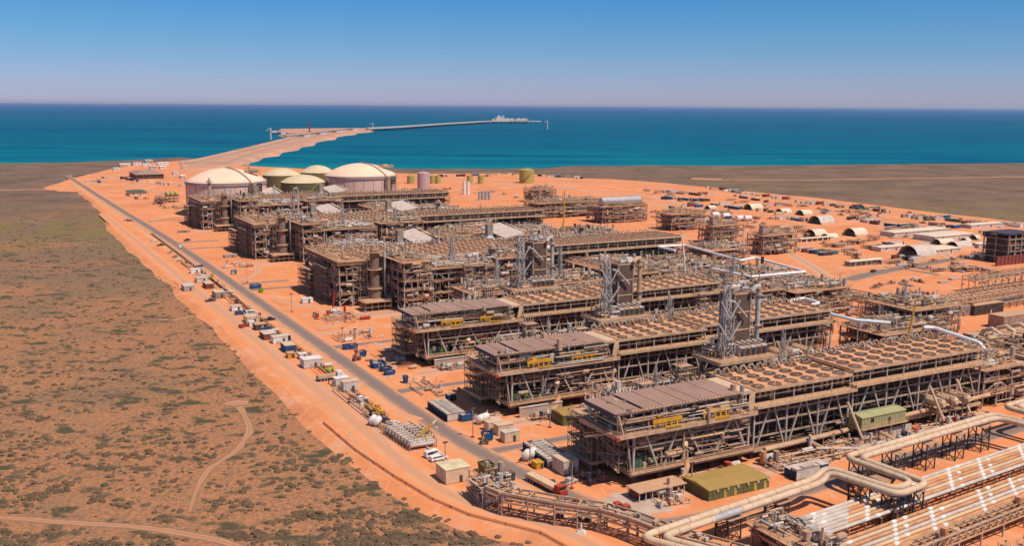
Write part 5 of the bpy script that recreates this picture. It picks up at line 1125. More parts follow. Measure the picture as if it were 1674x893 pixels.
for j, (a0, b0, L, Wd, n, lb, pal) in enumerate([(187, 190, 44, 11, 170, 'tangle of low pipes and valves between the module and the road', [BEAM, GALV, STEEL, ORPIPE, WHITED]), (158, 197.5, 22, 3, 40, 'scattered crates and scaffold stock behind the olive building', [BEAM, RED, STEEL, WHITED, DARK]), (142.5, 186, 10, 6, 26, 'fenced heap of fittings in front of the open shed', [BEAM, STEEL, WHITED]),
    (240, 192, 46, 9, 90, 'construction stock scattered along the road below the front fan deck', [BEAM, RED, GALV, STEEL, WHITED, NAVY]), (187, 258, 40, 10, 90, 'pipe stock between the nearest and middle fan racks', PALS), (129, 270, 13, 3, 16, 'loose stock by the cream containers', [BEAM, WHITED, STEEL]), (133, 208, 10, 6, 22, 'hoses and small pumps near the white walled cabin', [STEEL, NAVY, BEAM]),
    (148, 259, 24, 7, 60, 'stock and hoses laid out before the middle roofed module', [BEAM, RED, STEEL, WHITED, NAVY]), (147, 327, 20, 7, 50, 'stock and hoses laid out before the farthest roofed module', [BEAM, STEEL, WHITED]), (128, 300, 14, 22, 22, 'scattered planks between the blue skips and the middle module', [BEAM, WHITED, STEEL]), (126, 338, 16, 30, 26, 'scattered planks between the blue skips and the farthest module', [BEAM, WHITED, REDW]),
    (133, 425, 18, 22, 60, 'construction clutter in front of the nearest process block', [BEAM, WHITED, RED, STEEL, YELLOW]), (128, 390, 20, 14, 26, 'pallets and frames on the open ground by the third side road', [BEAM, WHITED, STEEL]), (130, 600, 14, 24, 26, 'scattered stock in front of the middle process block', [BEAM, WHITED, STEEL, RED])]):
    q = clutter(0, L, 0, Wd, .1, 2.2 if j in (0,) else 1.3, n, 300 + j, pal, .3); o = one('stored_material', q, lb, 'construction stock', a0, b0); o['kind'] = 'stuff'
def duct(label, pts, r=.6, m=BEAM, grp='tan ducts along the front rack', name='duct', z0=0):
    a0, b0 = pts[0][:2]; q = MB(); q.path([(p[0] - a0, p[1] - b0, p[2]) for p in pts], r, m, 8)
    for p in pts[1:-1]: q.bar((p[0] - a0, p[1] - b0, 0), (p[0] - a0, p[1] - b0, p[2]), .3, STEEL)
    one(name, q, label, 'pipe', a0, b0, 0, 0, grp, True)
duct('long tan duct running low along the whole front rack to the right', [(190, 200, 3.6), (214, 201, 3.6), (240, 201.5, 4.2), (262, 202, 4.6), (292, 203, 5)], .75)
duct('tan duct dropping towards the road, left of two', [(207, 201, 3.6), (209, 195, 2), (211, 191, .5)])
duct('tan duct dropping towards the road, right of two', [(232, 201, 4.0), (234, 195, 2.4), (236, 191, .6)])
duct('tan duct dropping to the louvred wall', [(262, 202, 4.5), (264, 197, 2), (265, 194, .6)])
duct('white pipe lying across the low pipe tangle', [(206, 196, 2.6), (217, 191, 2.4)], .45, WHITED)
# ================================================================== big twin pipe with loops, pipe racks
def offset(pts, d):
    out = []
    for i, p in enumerate(pts):
        p = Vector(p[:2]); d0 = (p - Vector(pts[i - 1][:2])).normalized() if i else None; d1 = (Vector(pts[i + 1][:2]) - p).normalized() if i < len(pts) - 1 else None
        n0 = Vector((-(d0 or d1).y, (d0 or d1).x)); n1 = Vector((-(d1 or d0).y, (d1 or d0).x)); n = (n0 + n1).normalized(); k = d / max(.4, n.dot(n0)); out.append((p.x + n.x * k, p.y + n.y * k, pts[i][2]))
    return out
def rounded(pts, r, n=5):
    out = [Vector(pts[0])]
    for i in range(1, len(pts) - 1):
        p0, p, p1 = Vector(pts[i - 1]), Vector(pts[i]), Vector(pts[i + 1]); l0 = min(r, (p - p0).length * .45); l1 = min(r, (p1 - p).length * .45); A, B = p + (p0 - p).normalized() * l0, p + (p1 - p).normalized() * l1
        for k in range(n + 1): t_ = k / n; out.append(A * (1 - t_) ** 2 + p * 2 * t_ * (1 - t_) + B * t_ * t_)
    out.append(Vector(pts[-1])); return out
TW = [(141, 128, 6.5), (121, 164.3, 6.5), (179, 170.6, 7), (184.5, 171.6, 9), (188, 153.2, 9), (196, 154.3, 9), (194.2, 174.8, 9), (262, 180.6, 9), (264.5, 168.5, 9), (274, 169, 9), (272, 184, 9), (345, 189, 9)]
for j, (d, lb) in enumerate(((0, 'thick cream pipe with square loops, outer of the pair'), (-2.5, 'thick cream pipe with square loops, inner of the pair'))):
    pts = rounded(offset(TW, d), 3.4); o0 = pts[0]; q = MB(); q.path([(p.x - o0.x, p.y - o0.y, p.z) for p in pts], .84, CREAM, 14)
    for k in range(len(pts) - 1):
        p, e = pts[k], pts[k + 1]; Ls = (e - p).length
        for n_ in range(int(Ls / 3.2)):
            c = p.lerp(e, (n_ + .5) / max(1, int(Ls / 3.2))); u = (e - p).normalized() * .09; c = Vector((c.x - o0.x, c.y - o0.y, c.z)); q.path([c - u, c + u], 0.87, [STEEL, BEAM, WHITED][n_ % 3], 14, False)
    t = one('large_pipe', q, lb, 'pipe', o0.x, o0.y, 0, 0, 'thick cream looped pipes', True)
    if j: s_ = MB(); p, e = Vector(offset(TW, d)[1]), Vector(offset(TW, d)[2]); s_.path([tuple(p.lerp(e, .30) - Vector((o0.x, o0.y, 0))), tuple(p.lerp(e, .46) - Vector((o0.x, o0.y, 0)))], 0.89, BRUSHED, 14); s_.build('silver_sleeve', t, True)
def trestle(label, a, b, L, Wd, h, rz=0, m=DARK, grp='steel pipe trestles'):
    t = thing('pipe_trestle', label, 'trestle', a, b, 0, rz, grp); q = MB()
    for x in (0, L):
        for y in (0, Wd): q.bar((x, y, 0), (x, y, h), .28, m)
    for z0, z1 in ((0, h / 2), (h / 2, h)):
        for y in (0, Wd): q.bar((0, y, z0), (L, y, z1), .16, m); q.bar((L, y, z0), (0, y, z1), .16, m); q.bar((0, y, z1), (L, y, z1), .22, m)
        for x in (0, L): q.bar((x, 0, z0), (x, Wd, z1), .16, m); q.bar((x, 0, z1), (x, Wd, z1), .22, m)
    q.build('frame', t); q = MB(); q.box(-.4, L + .4, -.5, Wd + .5, h - .05, h + .12, STEEL); q.build('cap_plate', t)
ordn = ['first', 'second', 'third', 'fourth', 'fifth', 'sixth', 'seventh', 'eighth', 'ninth', 'tenth']
for i, (a, b) in enumerate(((129, 162), (146, 164), (163, 166), (197, 171), (211, 172.3), (225, 173.6), (239, 175), (252, 176.3))):
    trestle(f'{ordn[i]} dark lattice trestle from the left under the long legs of the cream pipes', a, b, 4, 4.2, 5.3 if i < 3 else 7.7, .08)
for i, (a, b) in enumerate(((184, 160), (192, 160), (186, 151.5), (193, 151.5))): trestle(f'dark lattice trestle under the {["upper left", "upper right", "lower left", "lower right"][i]} corner of the pipe loop', a, b, 3.4, 3.6, 7.8)
TANP = mat('pale_tan_pipe', (.80, .50, .28), (.70, .40, .21), dust=.2); RZ = .088; PB = W(157, 158.5)
def rack(name, label, a, b, L, ys, z, seed, r=.47, m1=ORPIPE, start=0, sleeve=True, zl=None):
    t = thing(name, label, 'pipe rack', a, b, 0, RZ, 'parallel pipe racks'); rr = random.Random(seed)
    for j, y in enumerate(ys):
        q = MB(); q.path([(start * j * .5, y, z), (L, y, z)], r, [m1, WHITED, TANP, m1, m1, CREAM][(j + seed) % 6] if sleeve else m1, 8)
        if sleeve:
            for c in range(int(L / 17)):
                for s_ in ((0, 2.6) if (c + j) % 2 else (0,)):
                    x = 10 + c * 17 - j * 1.9 + s_ * 1.6 + (3 if c % 2 else 0)
                    if x > 3: q.path([(x, y, z), (x + 1.5, y, z)], r + .05, WHITE, 8)
        if j < 6 and start == 0 and zl is None and seed == 1:
            q.path([(0, y, z), (24 - j * 2, y, z)], r + .03, WHITED, 8)
        q.build('pipe', t, True)
    q = MB(); y0, y1 = min(ys) - .8, max(ys) + .8
    for i in range(int(L / 6) + 1):
        x = i * 6
        for y in (y0, (y0 + y1) / 2, y1): q.bar((x, y, 0), (x, y, z - r), .28, STEEL)
        q.bar((x, y0, z - r - .15), (x, y1, z - r - .15), .3, BEAM); q.bar((x, y0, .3), (x, y1, z - r - .3), .14, STEEL)
    q.build('support_bent', t); return t
rack('pipe_rack', 'upper rack of parallel orange pipes with white bands beside the cream loop', 157, 158.5, 150, [-i * 1.45 for i in range(7)], 4.2, 1)
rack('pipe_rack', 'sunken rack of red brown pipes between the two banded pipe racks', 160, 149.5, 150, [-i * 1.0 for i in range(4)], 1.6, 2, .3, mat('red_brown_pipe', (.40, .13, .05), (.3, .1, .04)), 0, False, 1)
rack('pipe_rack', 'lower rack of parallel orange pipes with white bands at the bottom edge', 150, 144.2, 160, [-i * 1.5 for i in range(7)], 4.6, 4)
t = frame_module('pipe_module', 'square steel valve frame where the pale pipes end at the bottom edge', 150, 141.5, 8, 19, 5, 410, 2, density=1.6, pal=[GALV, BEAM, STEEL, WHITED], bays=2)
t = thing('pipe_gantry', 'tan truss walkway with posts along the bottom right of the pipes', 'gantry', 152, 131.5, 0, RZ); q = MB(); L = 150
for y in (0, 3.2):
    for z in (3.2, 5.6): q.bar((0, y, z), (L, y, z), .3, BEAM)
    for i in range(50): q.bar((i * 3, y, 3.2), (i * 3 + 3, y, 5.6), .18, BEAM); q.bar((i * 3, y, 3.2), (i * 3, y, 5.6), .18, BEAM)
for i in range(51): q.bar((i * 3, 0, 5.6), (i * 3, 3.2, 5.6), .2, BEAM); q.bar((i * 3, 0, 3.2), (i * 3, 3.2, 3.2), .2, BEAM)
q.build('truss', t); q = MB()
for i in range(17):
    for y in (0, 3.2): q.bar((i * 9, y, 0), (i * 9, y, 3.2), .32, WHITED)
q.build('post_run', t); clutter(0, 150, .3, 3, 3.6, 5.4, 150, 77, [BEAM, STEEL, ORPIPE, GALV], .25).build('pipework', t)
for k_ in range(2): frame_module('pipe_module', f'{["near", "far"][k_]} low pipe frame in the bottom right corner beyond the truss walkway', 182 + k_ * 26, 108 + k_ * 3, 20, 15, 6, 420 + k_, 2, density=.8, pal=[ORPIPE, BEAM, STEEL])
# elevated rack in the lower left, from the skid round to the corner
def pipe_bridge(label, pts, w_, h, seed, name='pipe_bridge', grp='raised pipe bridges', m=STEEL, npipe=5, pal=PALS, lv=1, pm=None):
    a0, b0 = pts[0]; t = thing(name, label, 'pipe bridge', a0, b0, 0, 0, grp); P_ = [Vector((a - a0, b - b0, 0)) for a, b in pts]; q = MB(); rr = random.Random(seed)
    for i in range(len(P_) - 1):
        p, e = P_[i], P_[i + 1]; d = (e - p).normalized(); n = Vector((-d.y, d.x, 0)) * w_ / 2; k = max(1, round((e - p).length / 6))
        for s_ in (-1, 1):
            for z in [h * (j + 1) / lv for j in range(lv)] + [h + 2.2]: q.bar(p + n * s_ + Vector((0, 0, z)), e + n * s_ + Vector((0, 0, z)), .3, BEAM, .5)
        for j in range(k + 1):
            c = p.lerp(e, j / k)
            for s_ in (-1, 1): q.bar(c + n * s_, c + n * s_ + Vector((0, 0, h + 2.2)), .3, m)
            for z in (h, h + 2.2): q.bar(c - n + Vector((0, 0, z)), c + n + Vector((0, 0, z)), .28, BEAM)
            if j < k:
                c2 = p.lerp(e, (j + 1) / k); s_ = 1 if j % 2 else -1
                q.bar(c - n, c2 - n + Vector((0, 0, h)), .2, m)
                if j % 2: q.bar(c - n + Vector((0, 0, h)), c2 - n + Vector((0, 0, h + 2.2)), .2, m)
    q.build('frame', t)
    for j in range(npipe):
        off = (j - (npipe - 1) / 2) * w_ / npipe; pp = offset([(v.x, v.y, h + (.45 if j % 2 else 1.5)) for v in P_], off) if len(P_) > 1 else None
        q = MB(); q.path(rounded(pp, 1.5, 3), rr.uniform(.22, .42), pm or rr.choice(pal), 7); q.build('pipe', t, True)
    q = MB()
    for i in range(len(P_) - 1):
        p, e = P_[i], P_[i + 1]; L = (e - p).length
        for _ in range(int(L * 1.6)):
            c = p.lerp(e, rr.random()); c = c + Vector((rr.uniform(-w_, w_) / 2, rr.uniform(-w_, w_) / 2, 0)); z = h + rr.uniform(-h * .5, 2.6); q.box(c.x, c.x + rr.uniform(.3, 1.4), c.y, c.y + rr.uniform(.3, 1.2), z, z + rr.uniform(.3, .9), rr.choice(pal))
    q.build('valve_gear', t); return t
pipe_bridge('grey pipe bridge curving along the dirt bend at the bottom left', [(106.5, 208), (108, 203), (116.5, 192), (124, 183.5), (127.5, 176), (131, 164), (139, 148), (146, 134)], 4.2, 3.6, 500, pal=[GALV, WHITED, STEEL, BEAM], npipe=6)
q = MB(); scaffold(q, 0, 8, 0, 9, 0, 5, 2.2, GALV); clutter(0, 9, 0, 9, .3, 7, 130, 501, [GALV, WHITED, STEEL, STEEL, BEAM], .3, q); one('pipe_skid', q, 'jumbled grey pipe skid next to the sand coloured building', 'pipe skid', 104, 207.5, 0)
q = MB(); clutter(0, 14, -3, 5, .3, 3.4, 130, 502, [GALV, WHITED, STEEL, REDW, BEAM], .28, q); one('pipe_skid', q, 'heap of grey and rusty pipework on the inside of the dirt bend', 'pipe skid', 108, 192.5, 0, -.7)
for j, (x, y) in enumerate(((941, 822), (948, 828), (1008, 829), (1022, 833))): C(f'{ordn[j]} small red crate from the left near the pipe bridge', x, y + 4, x + 8, 1.6, 1.2, RED, RED, group='small red crates', cat='crate', name='crate')
for j, (x, y) in enumerate(((913, 850), (948, 852), (960, 855))): C(f'{["left", "middle", "right"][j]} small {["red", "dark", "dark"][j]} drum box under the pipe bridge', x, y, x + 6, 1.2, 1.4, RED if j == 0 else DARK, DARK, group='small boxes under the bridge', cat='box', name='box')
t = thing('marker_block', 'white block with a thin post on the bare dirt', 'marker', *ab(950, 872)); q = MB(); q.path([(0, 0, 0), (0, 0, .7)], [1.6, 1.0], WHITED, 4); q.build('block', t); q = MB(); q.bar((0, 0, .7), (0, 0, 2.4), .3, WHITE); q.build('post', t)
# ================================================================== right hand plant
pipe_bridge('long pipe bridge on legs running down from the white pipe loops', [(378, 520), (378, 400), (376, 312)], 11, 7, 510, npipe=8, pal=[BEAM, GALV, STEEL, CREAM], lv=2)
pipe_bridge('long pipe bridge on legs leaving the picture at the right', [(372, 309), (430, 313), (560, 318)], 11, 6.5, 511, npipe=8, pal=[BEAM, STEEL, CREAM, ORPIPE], lv=2)
pipe_bridge('covered pipe bridge beyond, running to the dark tower', [(470, 345), (640, 352)], 8, 7, 512, npipe=4, pal=[BEAM, STEEL], lv=1)
for j, (pts, lb) in enumerate(((((370.9, 466.9, 17), (361, 406, 17), (375, 410, 17), (366, 362.4, 17), (330.4, 363.4, 17), (329.4, 391.4, 17)), 'white pipe making a wide square loop above the centre right'), (((380, 520, 17), (371, 467, 17), (352, 469, 17), (352, 452, 17)), 'white pipe running back from the wide loop'), (((290, 293.8, 19), (296.6, 302.2, 19), (306.4, 303.3, 19), (304.3, 292.5, 19), (291.8, 290, 19), (292, 262, 19), (300, 252, 19)), 'white pipe zigzag right of the middle fan rack'), (((286, 226, 24), (289, 224, 24), (289, 206, 22.5), (287.5, 203, 21)), 'white pipe crossing the right end of the front fan deck'), (((340, 372, 15), (334, 381, 15), (350, 388, 15), (348, 396, 15)), 'small white pipe loop inside the wide loop'))):
    pts = rounded(pts, 1.2, 3); o0 = pts[0]; q = MB(); q.path([(p.x - o0.x, p.y - o0.y, p.z) for p in pts], .66, LOOPW, 8)
    for k in range(0, len(pts), 4): p = pts[k]; q.bar((p.x - o0.x, p.y - o0.y, 8), (p.x - o0.x, p.y - o0.y, p.z - .6), .3, COLUMN)
    one('white_pipe', q, lb, 'pipe', o0.x, o0.y, 0, 0, 'white looped pipes', True)
FM = frame_module; gm = 'pipe modules of the right hand plant'
for j, (a0, b0, L, Wd, H, lv, dn, lb, pal) in enumerate([
    (304, 258, 30, 22, 12, 3, .9, 'pipe module with orange stair decks behind the end of the front fan deck', PALS), (338, 272, 28, 26, 16, 4, .7, 'tall module with grey intake box beside the pipe bridge corner', PALS), (296, 236, 24, 18, 9, 2, .9, 'low dark pipe module directly behind the front fan deck', [STEEL, BEAM, DARK]),
    (290, 204, 22, 20, 13, 3, .9, 'pink tan pipe module at the right end of the front fan deck', [BEAM, STEEL, GALV]), (316, 200, 26, 22, 14, 3, .8, 'dark open module at the right edge with black interior', [BEAM, STEEL, DARK]), (346, 196, 24, 20, 15, 3, .8, 'module with pale flat roof at the right edge', [BEAM, STEEL]), (316, 226, 30, 14, 10, 2, .9, 'crowded low pipe module behind the dark open module', [BEAM, STEEL, WHITED]),
    (330, 366, 34, 26, 15, 3, .8, 'brown truss module inside the wide white loop', PALS), (330, 396, 30, 26, 12, 2, .8, 'low brown module at the back of the wide white loop', PALS), (300, 366, 26, 24, 13, 3, .9, 'jumbled module left of the wide white loop', PALS), (298, 396, 26, 26, 14, 3, .8, 'orange decked module behind the farthest fan rack', PALS),
    (296, 334, 28, 26, 16, 3, .8, 'tan decked module at the right end of the farthest fan rack', PALS), (330, 332, 34, 26, 14, 3, .8, 'long tan truss module in front of the wide white loop', [BEAM, STEEL, GALV]), (294, 296, 22, 22, 11, 2, .9, 'cream piped module under the white zigzag', [CREAM, GALV, BEAM]),
    (345, 440, 28, 30, 9, 2, .5, 'low pipe module left of the long pipe bridge', PALS), (395, 470, 30, 26, 11, 3, .6, 'small module with a short tower, right of the bridge head', PALS)]):
    FM('process_module', lb, a0, b0, L, Wd, H, 520 + j, lv, density=dn, group=gm, pal=pal, top='slab' if 'flat roof' in lb else 'deck')
for j, (x0, y0, x1, Wd, H, lb) in enumerate(((1165, 400, 1214, 16, 13, 'small tan module with a square tower, left of two by the yard'), (1247, 418, 1300, 16, 13, 'small tan module with a square tower, right of two by the yard'), (985, 366, 1056, 24, 14, 'far module carrying a grey round topped vessel'), (880, 358, 984, 26, 13, 'far module with a slatted tan roof behind the yellow crane boom'), (872, 332, 908, 20, 13, 'far dark module beyond the slatted roof'), (1098, 378, 1150, 20, 13, 'far tan module left of the yard'))):
    a, b, L = seg(x0, y0, x1); FM('process_module', lb, a, b, L, Wd, H, 560 + j, 3, density=.5, group='small modules by the yard', pal=[BEAM, STEEL])
    if j < 2: q = MB(); q.box(0, 4, 0, 4, 0, 20, STEEL); grid(q, [-.2, 4.2], [-.2, 4.2], (5, 10, 15, 20), BEAM); one('square_tower', q, f'square brown tower at the left end of the {["left", "right"][j]} small tan module', 'tower', a + 1, b + 2, 0, 0, 'square brown towers')
    if j == 1: q = MB(); q.path([(0, 0, 13), (3, -2, 13), (3, -8, 13), (1, -9, 13)], 1.2, CREAM, 8); one('curved_duct', q, 'cream curved duct at the right end of the right small module', 'duct', a + L - 1, b + 15, 3, 0, None, True)
    if j == 2: q = MB(); q.path([(0, 0, 16), (1, 0, 16), (L - 4, 0, 16), (L - 3, 0, 16)], [1, 3.4, 3.4, 1], BRUSHED, 12); one('horizontal_drum', q, 'grey horizontal vessel on top of the far module', 'vessel', a + 2, b + 8, 2.5, 0, None, True)
# arched tan ducts and drums
t = thing('arched_duct_house', 'tan duct house with three arched pipes at the right', 'duct house', 348, 236); q = MB(); q.box(0, 34, 6, 20, 0, 9, BEAM); grid(q, [0, 8.5, 17, 25.5, 34], [0, 6, 20], (3, 6, 9), STEEL, .35, BEAM); q.build('casing', t)
for i in range(3): q = MB(); q.path([(4 + i * 9, 15, 8), (4 + i * 9, 13.6, 11.2), (4 + i * 9, 10, 12.6), (4 + i * 9, 6.4, 11.2), (4 + i * 9, 5, 7)], .9, CREAM, 10); q.build('arched_pipe', t, True)
clutter(0, 34, 0, 6, 0, 8, 120, 611, [BEAM, STEEL, CREAM]).build('pipework', t)
for i in range(2): q = MB(); q.path([(0, 0, 4), (1.5, 0, 4), (16, 0, 4), (17.5, 0, 4)], [1.5, 3.6, 3.6, 1.5], ORPIPE, 14); one('horizontal_drum', q, f'large tan horizontal drum, {["left", "right"][i]} of two in front of the arched pipes', 'vessel', 358 + i * 20, 226, 5, .2, 'large tan drums', True)
for j, (x0, y0, x1, Wd, H, m, r_, lb) in enumerate(((1550, 521, 1592, 5, 5, STEEL, COLUMN, 'long grey shed with flat roof right of the side track'), (1592, 517, 1640, 6, 5, DARK, BEAM, 'long dark shed with tan roof behind the arched pipes'), (1640, 540, 1700, 8, 6, STEEL, BEAM, 'tan roofed plant shed at the right edge'))): C(lb, x0, y0, x1, Wd, H, m, r_, 'shed', 'shed')
# dark tower on a red wall
a, b = ab(1646, 432); t = thing('dark_tower_frame', 'dark blue grey steel tower frame at the right edge', 'tower', a, b); q = MB(); q.box(1, 25, 1, 17, 0, 17, DARK); q.build('core', t); q = MB()
for x in (0, 6.5, 13, 19.5, 26):
    for y in (0, 9, 18): q.bar((x, y, 0), (x, y, 19), .6, STEEL)
grid(q, [0, 6.5, 13, 19.5, 26], [0, 9, 18], (4, 8, 12, 16, 19), STEEL, .5); q.box(-.5, 26.5, -.5, 18.5, 19, 19.6, NAVY); clutter(1, 25, -.2, 1, 1, 18, 60, 3, [STEEL, NAVY, GALV], .3, q); q.build('frame', t)
a, b, L = seg(1620, 434, 1668); q = MB(); q.box(0, L, 0, 1, 0, 6, REDW)
for i in range(8): q.box(L * i / 8, L * i / 8 + .5, -.3, 0, 0, 6.3, REDW)
one('red_wall', q, 'red brown ribbed wall at the foot of the dark tower', 'wall', a, b - 4)
q = clutter(0, 26, 0, 8, 0, 2.5, 70, 8, [BEAM, GALV, STEEL], .3); one('pipe_stack', q, 'pile of loose grey pipes behind the front fan deck end', 'pipe stack', 335, 252, 0)['kind'] = 'stuff'
for j in range(9): C(f'{ordn[j]} brown stock box from the left in the line left of the red wall', 1560 + j * 10, 435 + j * 2.2, 1567 + j * 10, 3, 2.4, STEEL if j % 2 else BEAM, BEAM, 'box', 'box', 'stock boxes in line')
t = thing('shrub', 'small bright green shrub at the foot of the right hand modules', 'shrub', *ab(1617, 658)); q = MB(); r = random.Random(3)
GR = mat('green_leaf', (.08, .15, .025), (.05, .10, .02))
for _ in range(260): p = Vector((r.gauss(2.5, 2), r.gauss(0, 1), abs(r.gauss(.6, .5)))); d = Vector((r.uniform(-1, 1), r.uniform(-1, 1), r.uniform(-.3, 1))) * .35; e = Vector((-d.y, d.x, .1)); q.quad([p - d, p - e, p + d, p + e], GR)
q.build('foliage', t)
q = MB()
for i in range(6): q.bar((i, 0, 0), (i + .3, .2, 1), .08, BEAM)
q.build('stem', t)
# ================================================================== arched shelters and the laydown yard
def tent(label, x, y, L, r, m=TENT, grp='arched fabric shelters'):
    r *= .86; a, b = ab(x, y); t = thing('arched_shelter', label, 'arched shelter', a, b, 0, 0, grp); q = MB(); n = 12; i_ = q.mi(m)
    for rr_, fl in ((r, 0), (r - .25, 1)):
        n0 = len(q.v)
        for xx in (0, L):
            for j in range(n + 1): an = PI * j / n; q.v.append((xx, rr_ * -math.cos(an), rr_ * math.sin(an) * .95))
        for j in range(n): f_ = (n0 + j, n0 + n + 1 + j, n0 + n + 2 + j, n0 + j + 1); q.f.append(f_[::-1] if not fl else f_); q.m.append(i_)
    q.build('fabric_roof', t, True); q = MB()
    q.quad([(L - .3, r * .97 * math.cos(PI * j / n), r * .92 * math.sin(PI * j / n)) for j in range(n + 1)], REDW if r > 6 else DARK); q.box(1, L - 1, -r * .8, r * .6, 0, r * .45, DARK)  # back wall and inner block coloured dark for the shaded mouth
    q.build('interior', t); q = MB()
    for s_ in (-1, 1):
        y0 = min(s_ * r, s_ * (r + 1.2)); y1 = max(s_ * r, s_ * (r + 1.2)); q.box(0, L, y0, y1, 0, 1.6, CREAM)
    q.build('base_box', t)
TN = [(1222, 343, 15, 7.2, 'arched shelter with dark mouth, farthest left of the large ones'), (1273, 350, 12, 6.2, 'arched shelter between two others in the far yard'), (1307, 352, 12, 6, 'arched shelter right of the middle far one'), (1331, 366, 17, 8.6, 'tall arched shelter with bright roof in mid yard'), (1324, 387, 13, 7, 'arched shelter behind the long blue row of boxes'), (1348, 391, 11, 5, 'small arched shelter touching a larger one'),
      (1388, 386, 14, 7.6, 'arched shelter standing alone with brown mouth'), (1484, 420, 19, 9.5, 'largest arched shelter with white roof beside the yard road'), (1156, 342, 9, 4.5, 'small arched shelter at the far left of the yard'), (1530, 400, 16, 5, 'low arched shelter left of the long tan roofs'), (1556, 406, 16, 6, 'low arched shelter behind the largest one'), (1575, 397, 5, 4.4, 'left dark mouthed shelter of the right pair'), (1590, 392, 5, 4.4, 'right dark mouthed shelter of the right pair')]
for x, y, L, r_, lb in TN: tent(lb, x, y, L, r_, WHITED if 'largest' in lb or 'bright' in lb else TENT)
for j, (x0, y0, x1, Wd, H, lb) in enumerate(((1462, 388, 1552, 14, 3.5, 'very long low cream shed in the yard'), (1528, 396, 1592, 20, 4, 'long cream shed left of the dark mouthed pair'), (1588, 374, 1640, 10, 3, 'long cream shed near the scrub edge'), (1390, 436, 1442, 5, 3, 'long low flat roofed hut in the open yard'), (1440, 412, 1480, 8, 3, 'cream hut left of the largest arched shelter'), (1530, 416, 1570, 16, 3, 'flat tan hut right of the largest arched shelter'), (1600, 406, 1640, 8, 3, 'yellowish hut left of the dark tower'), (1310, 396, 1362, 4, 2.4, 'long blue grey row hut before the small arched shelter'))):
    a, b, L = seg(x0, y0, x1); shed(lb, a, b, L, Wd, H, .5, WHITED if j != 3 else STEEL, TENT, group='long low yard sheds', cat='shed', open_front=6 if j in (3, 7) else 0)
rr = random.Random(77)
protos = {}
PALC = [('white', WHITE), ('cream', CREAM), ('cream', CREAM), ('pale', WHITED), ('navy', NAVY), ('blue', BLUE), ('dark', DARK), ('red', REDW), ('grey', STEEL), ('tan', BEAM), ('green', TEAL), ('pale', WHITED)]
def yard_box(x, y, colour, L, Wd, H, where):
    key = (colour, L, Wd, H); a, b = ab(x, y); lb = f'{["short", "long"][L > 7]} {colour} container {where}'
    if key not in protos:
        m = dict(PALC)[colour]; t = thing('shipping_container', lb, 'container', a, b, 0, 0, 'containers and boxes in the yard'); q = MB(); q.box(0, L, 0, Wd, .1, H, m)
        for i in range(6): q.box(L * i / 6, L * i / 6 + .2, -.06, 0, .2, H - .1, m)
        q.build('body', t); q = MB(); q.box(-.1, L + .1, -.1, Wd + .1, H, H + .12, WHITED if colour in ('white', 'cream', 'pale', 'blue') else m); q.build('roof', t); protos[key] = t
    else: t = copy_tree(protos[key]); t.location = W(a, b); tag(t, lb, 'container', 'containers and boxes in the yard')
    t.rotation_euler.z = TH + rr.choice([0, 0, 0, PI / 2, rr.uniform(-.3, .3)])
CL = [(1080, 315, 1160, 320, 14, 'in the far left line near the scrub edge'), (1150, 308, 1210, 314, 8, 'at the far left edge of the yard'), (1082, 325, 1155, 330, 18, 'in the dense far left row'), (1180, 312, 1290, 328, 14, 'along the far boundary'), (1200, 320, 1270, 335, 8, 'on the red ground behind the far arched shelters'),
      (1300, 331, 1400, 342, 14, 'in the line along the scrub between the shelters'), (1395, 340, 1462, 350, 12, 'in the row left of the far cream sheds'), (1475, 355, 1530, 362, 12, 'in the cluster behind the long cream shed'), (1530, 357, 1600, 368, 10, 'in the line near the far right boundary'), (1640, 366, 1674, 372, 6, 'at the far right edge'), (1530, 368, 1560, 375, 5, 'before the far right line'), (1170, 335, 1215, 345, 7, 'between the far left shelters'),
      (1268, 358, 1325, 363, 9, 'in the pale line left of the tall bright shelter'), (1160, 355, 1190, 358, 5, 'beside the two white stores'), (1070, 357, 1120, 360, 6, 'in the row behind the far tan module'), (1129, 362, 1170, 375, 8, 'in the parallel tan racks by the small modules'), (1385, 358, 1440, 368, 8, 'right of the tall bright shelter'), (1305, 410, 1350, 420, 7, 'on the red ground right of the small modules'), (1345, 413, 1355, 418, 2, 'with a red end near the small modules'),
      (1460, 424, 1500, 430, 6, 'before the largest arched shelter'), (1600, 380, 1640, 392, 8, 'left of the dark tower'), (1240, 345, 1275, 352, 6, 'in front of the far arched shelters'), (1410, 362, 1450, 352, 5, 'alone in the middle of the yard'), (1440, 406, 1470, 402, 5, 'behind the cream hut'), (1100, 340, 1140, 338, 5, 'before the far left row'), (660, 292, 850, 286, 14, 'in the strip between the tanks and the coast'), (880, 288, 960, 292, 8, 'right of the big yellow green tank'), (1460, 372, 1520, 376, 6, 'behind the long cream shed, nearer row'),
      (190, 290, 230, 300, 8, 'near the top bend of the main road'), (240, 298, 300, 306, 8, 'below the purple roofed shed'), (140, 300, 180, 292, 6, 'beside the farthest bend of the main road'), (300, 270, 340, 266, 5, 'at the root of the causeway')]
for x0, y0, x1, y1, n, where in CL:
    for i in range(n):
        t_ = (i + rr.uniform(.1, .9)) / n; L = rr.choice([4.5, 6, 9, 12]); yard_box(x0 + (x1 - x0) * t_, y0 + (y1 - y0) * t_ + rr.uniform(-1.2, 1.2), rr.choice(PALC)[0], L, 2.6, rr.choice([2.2, 2.8]), where)
STK = {}
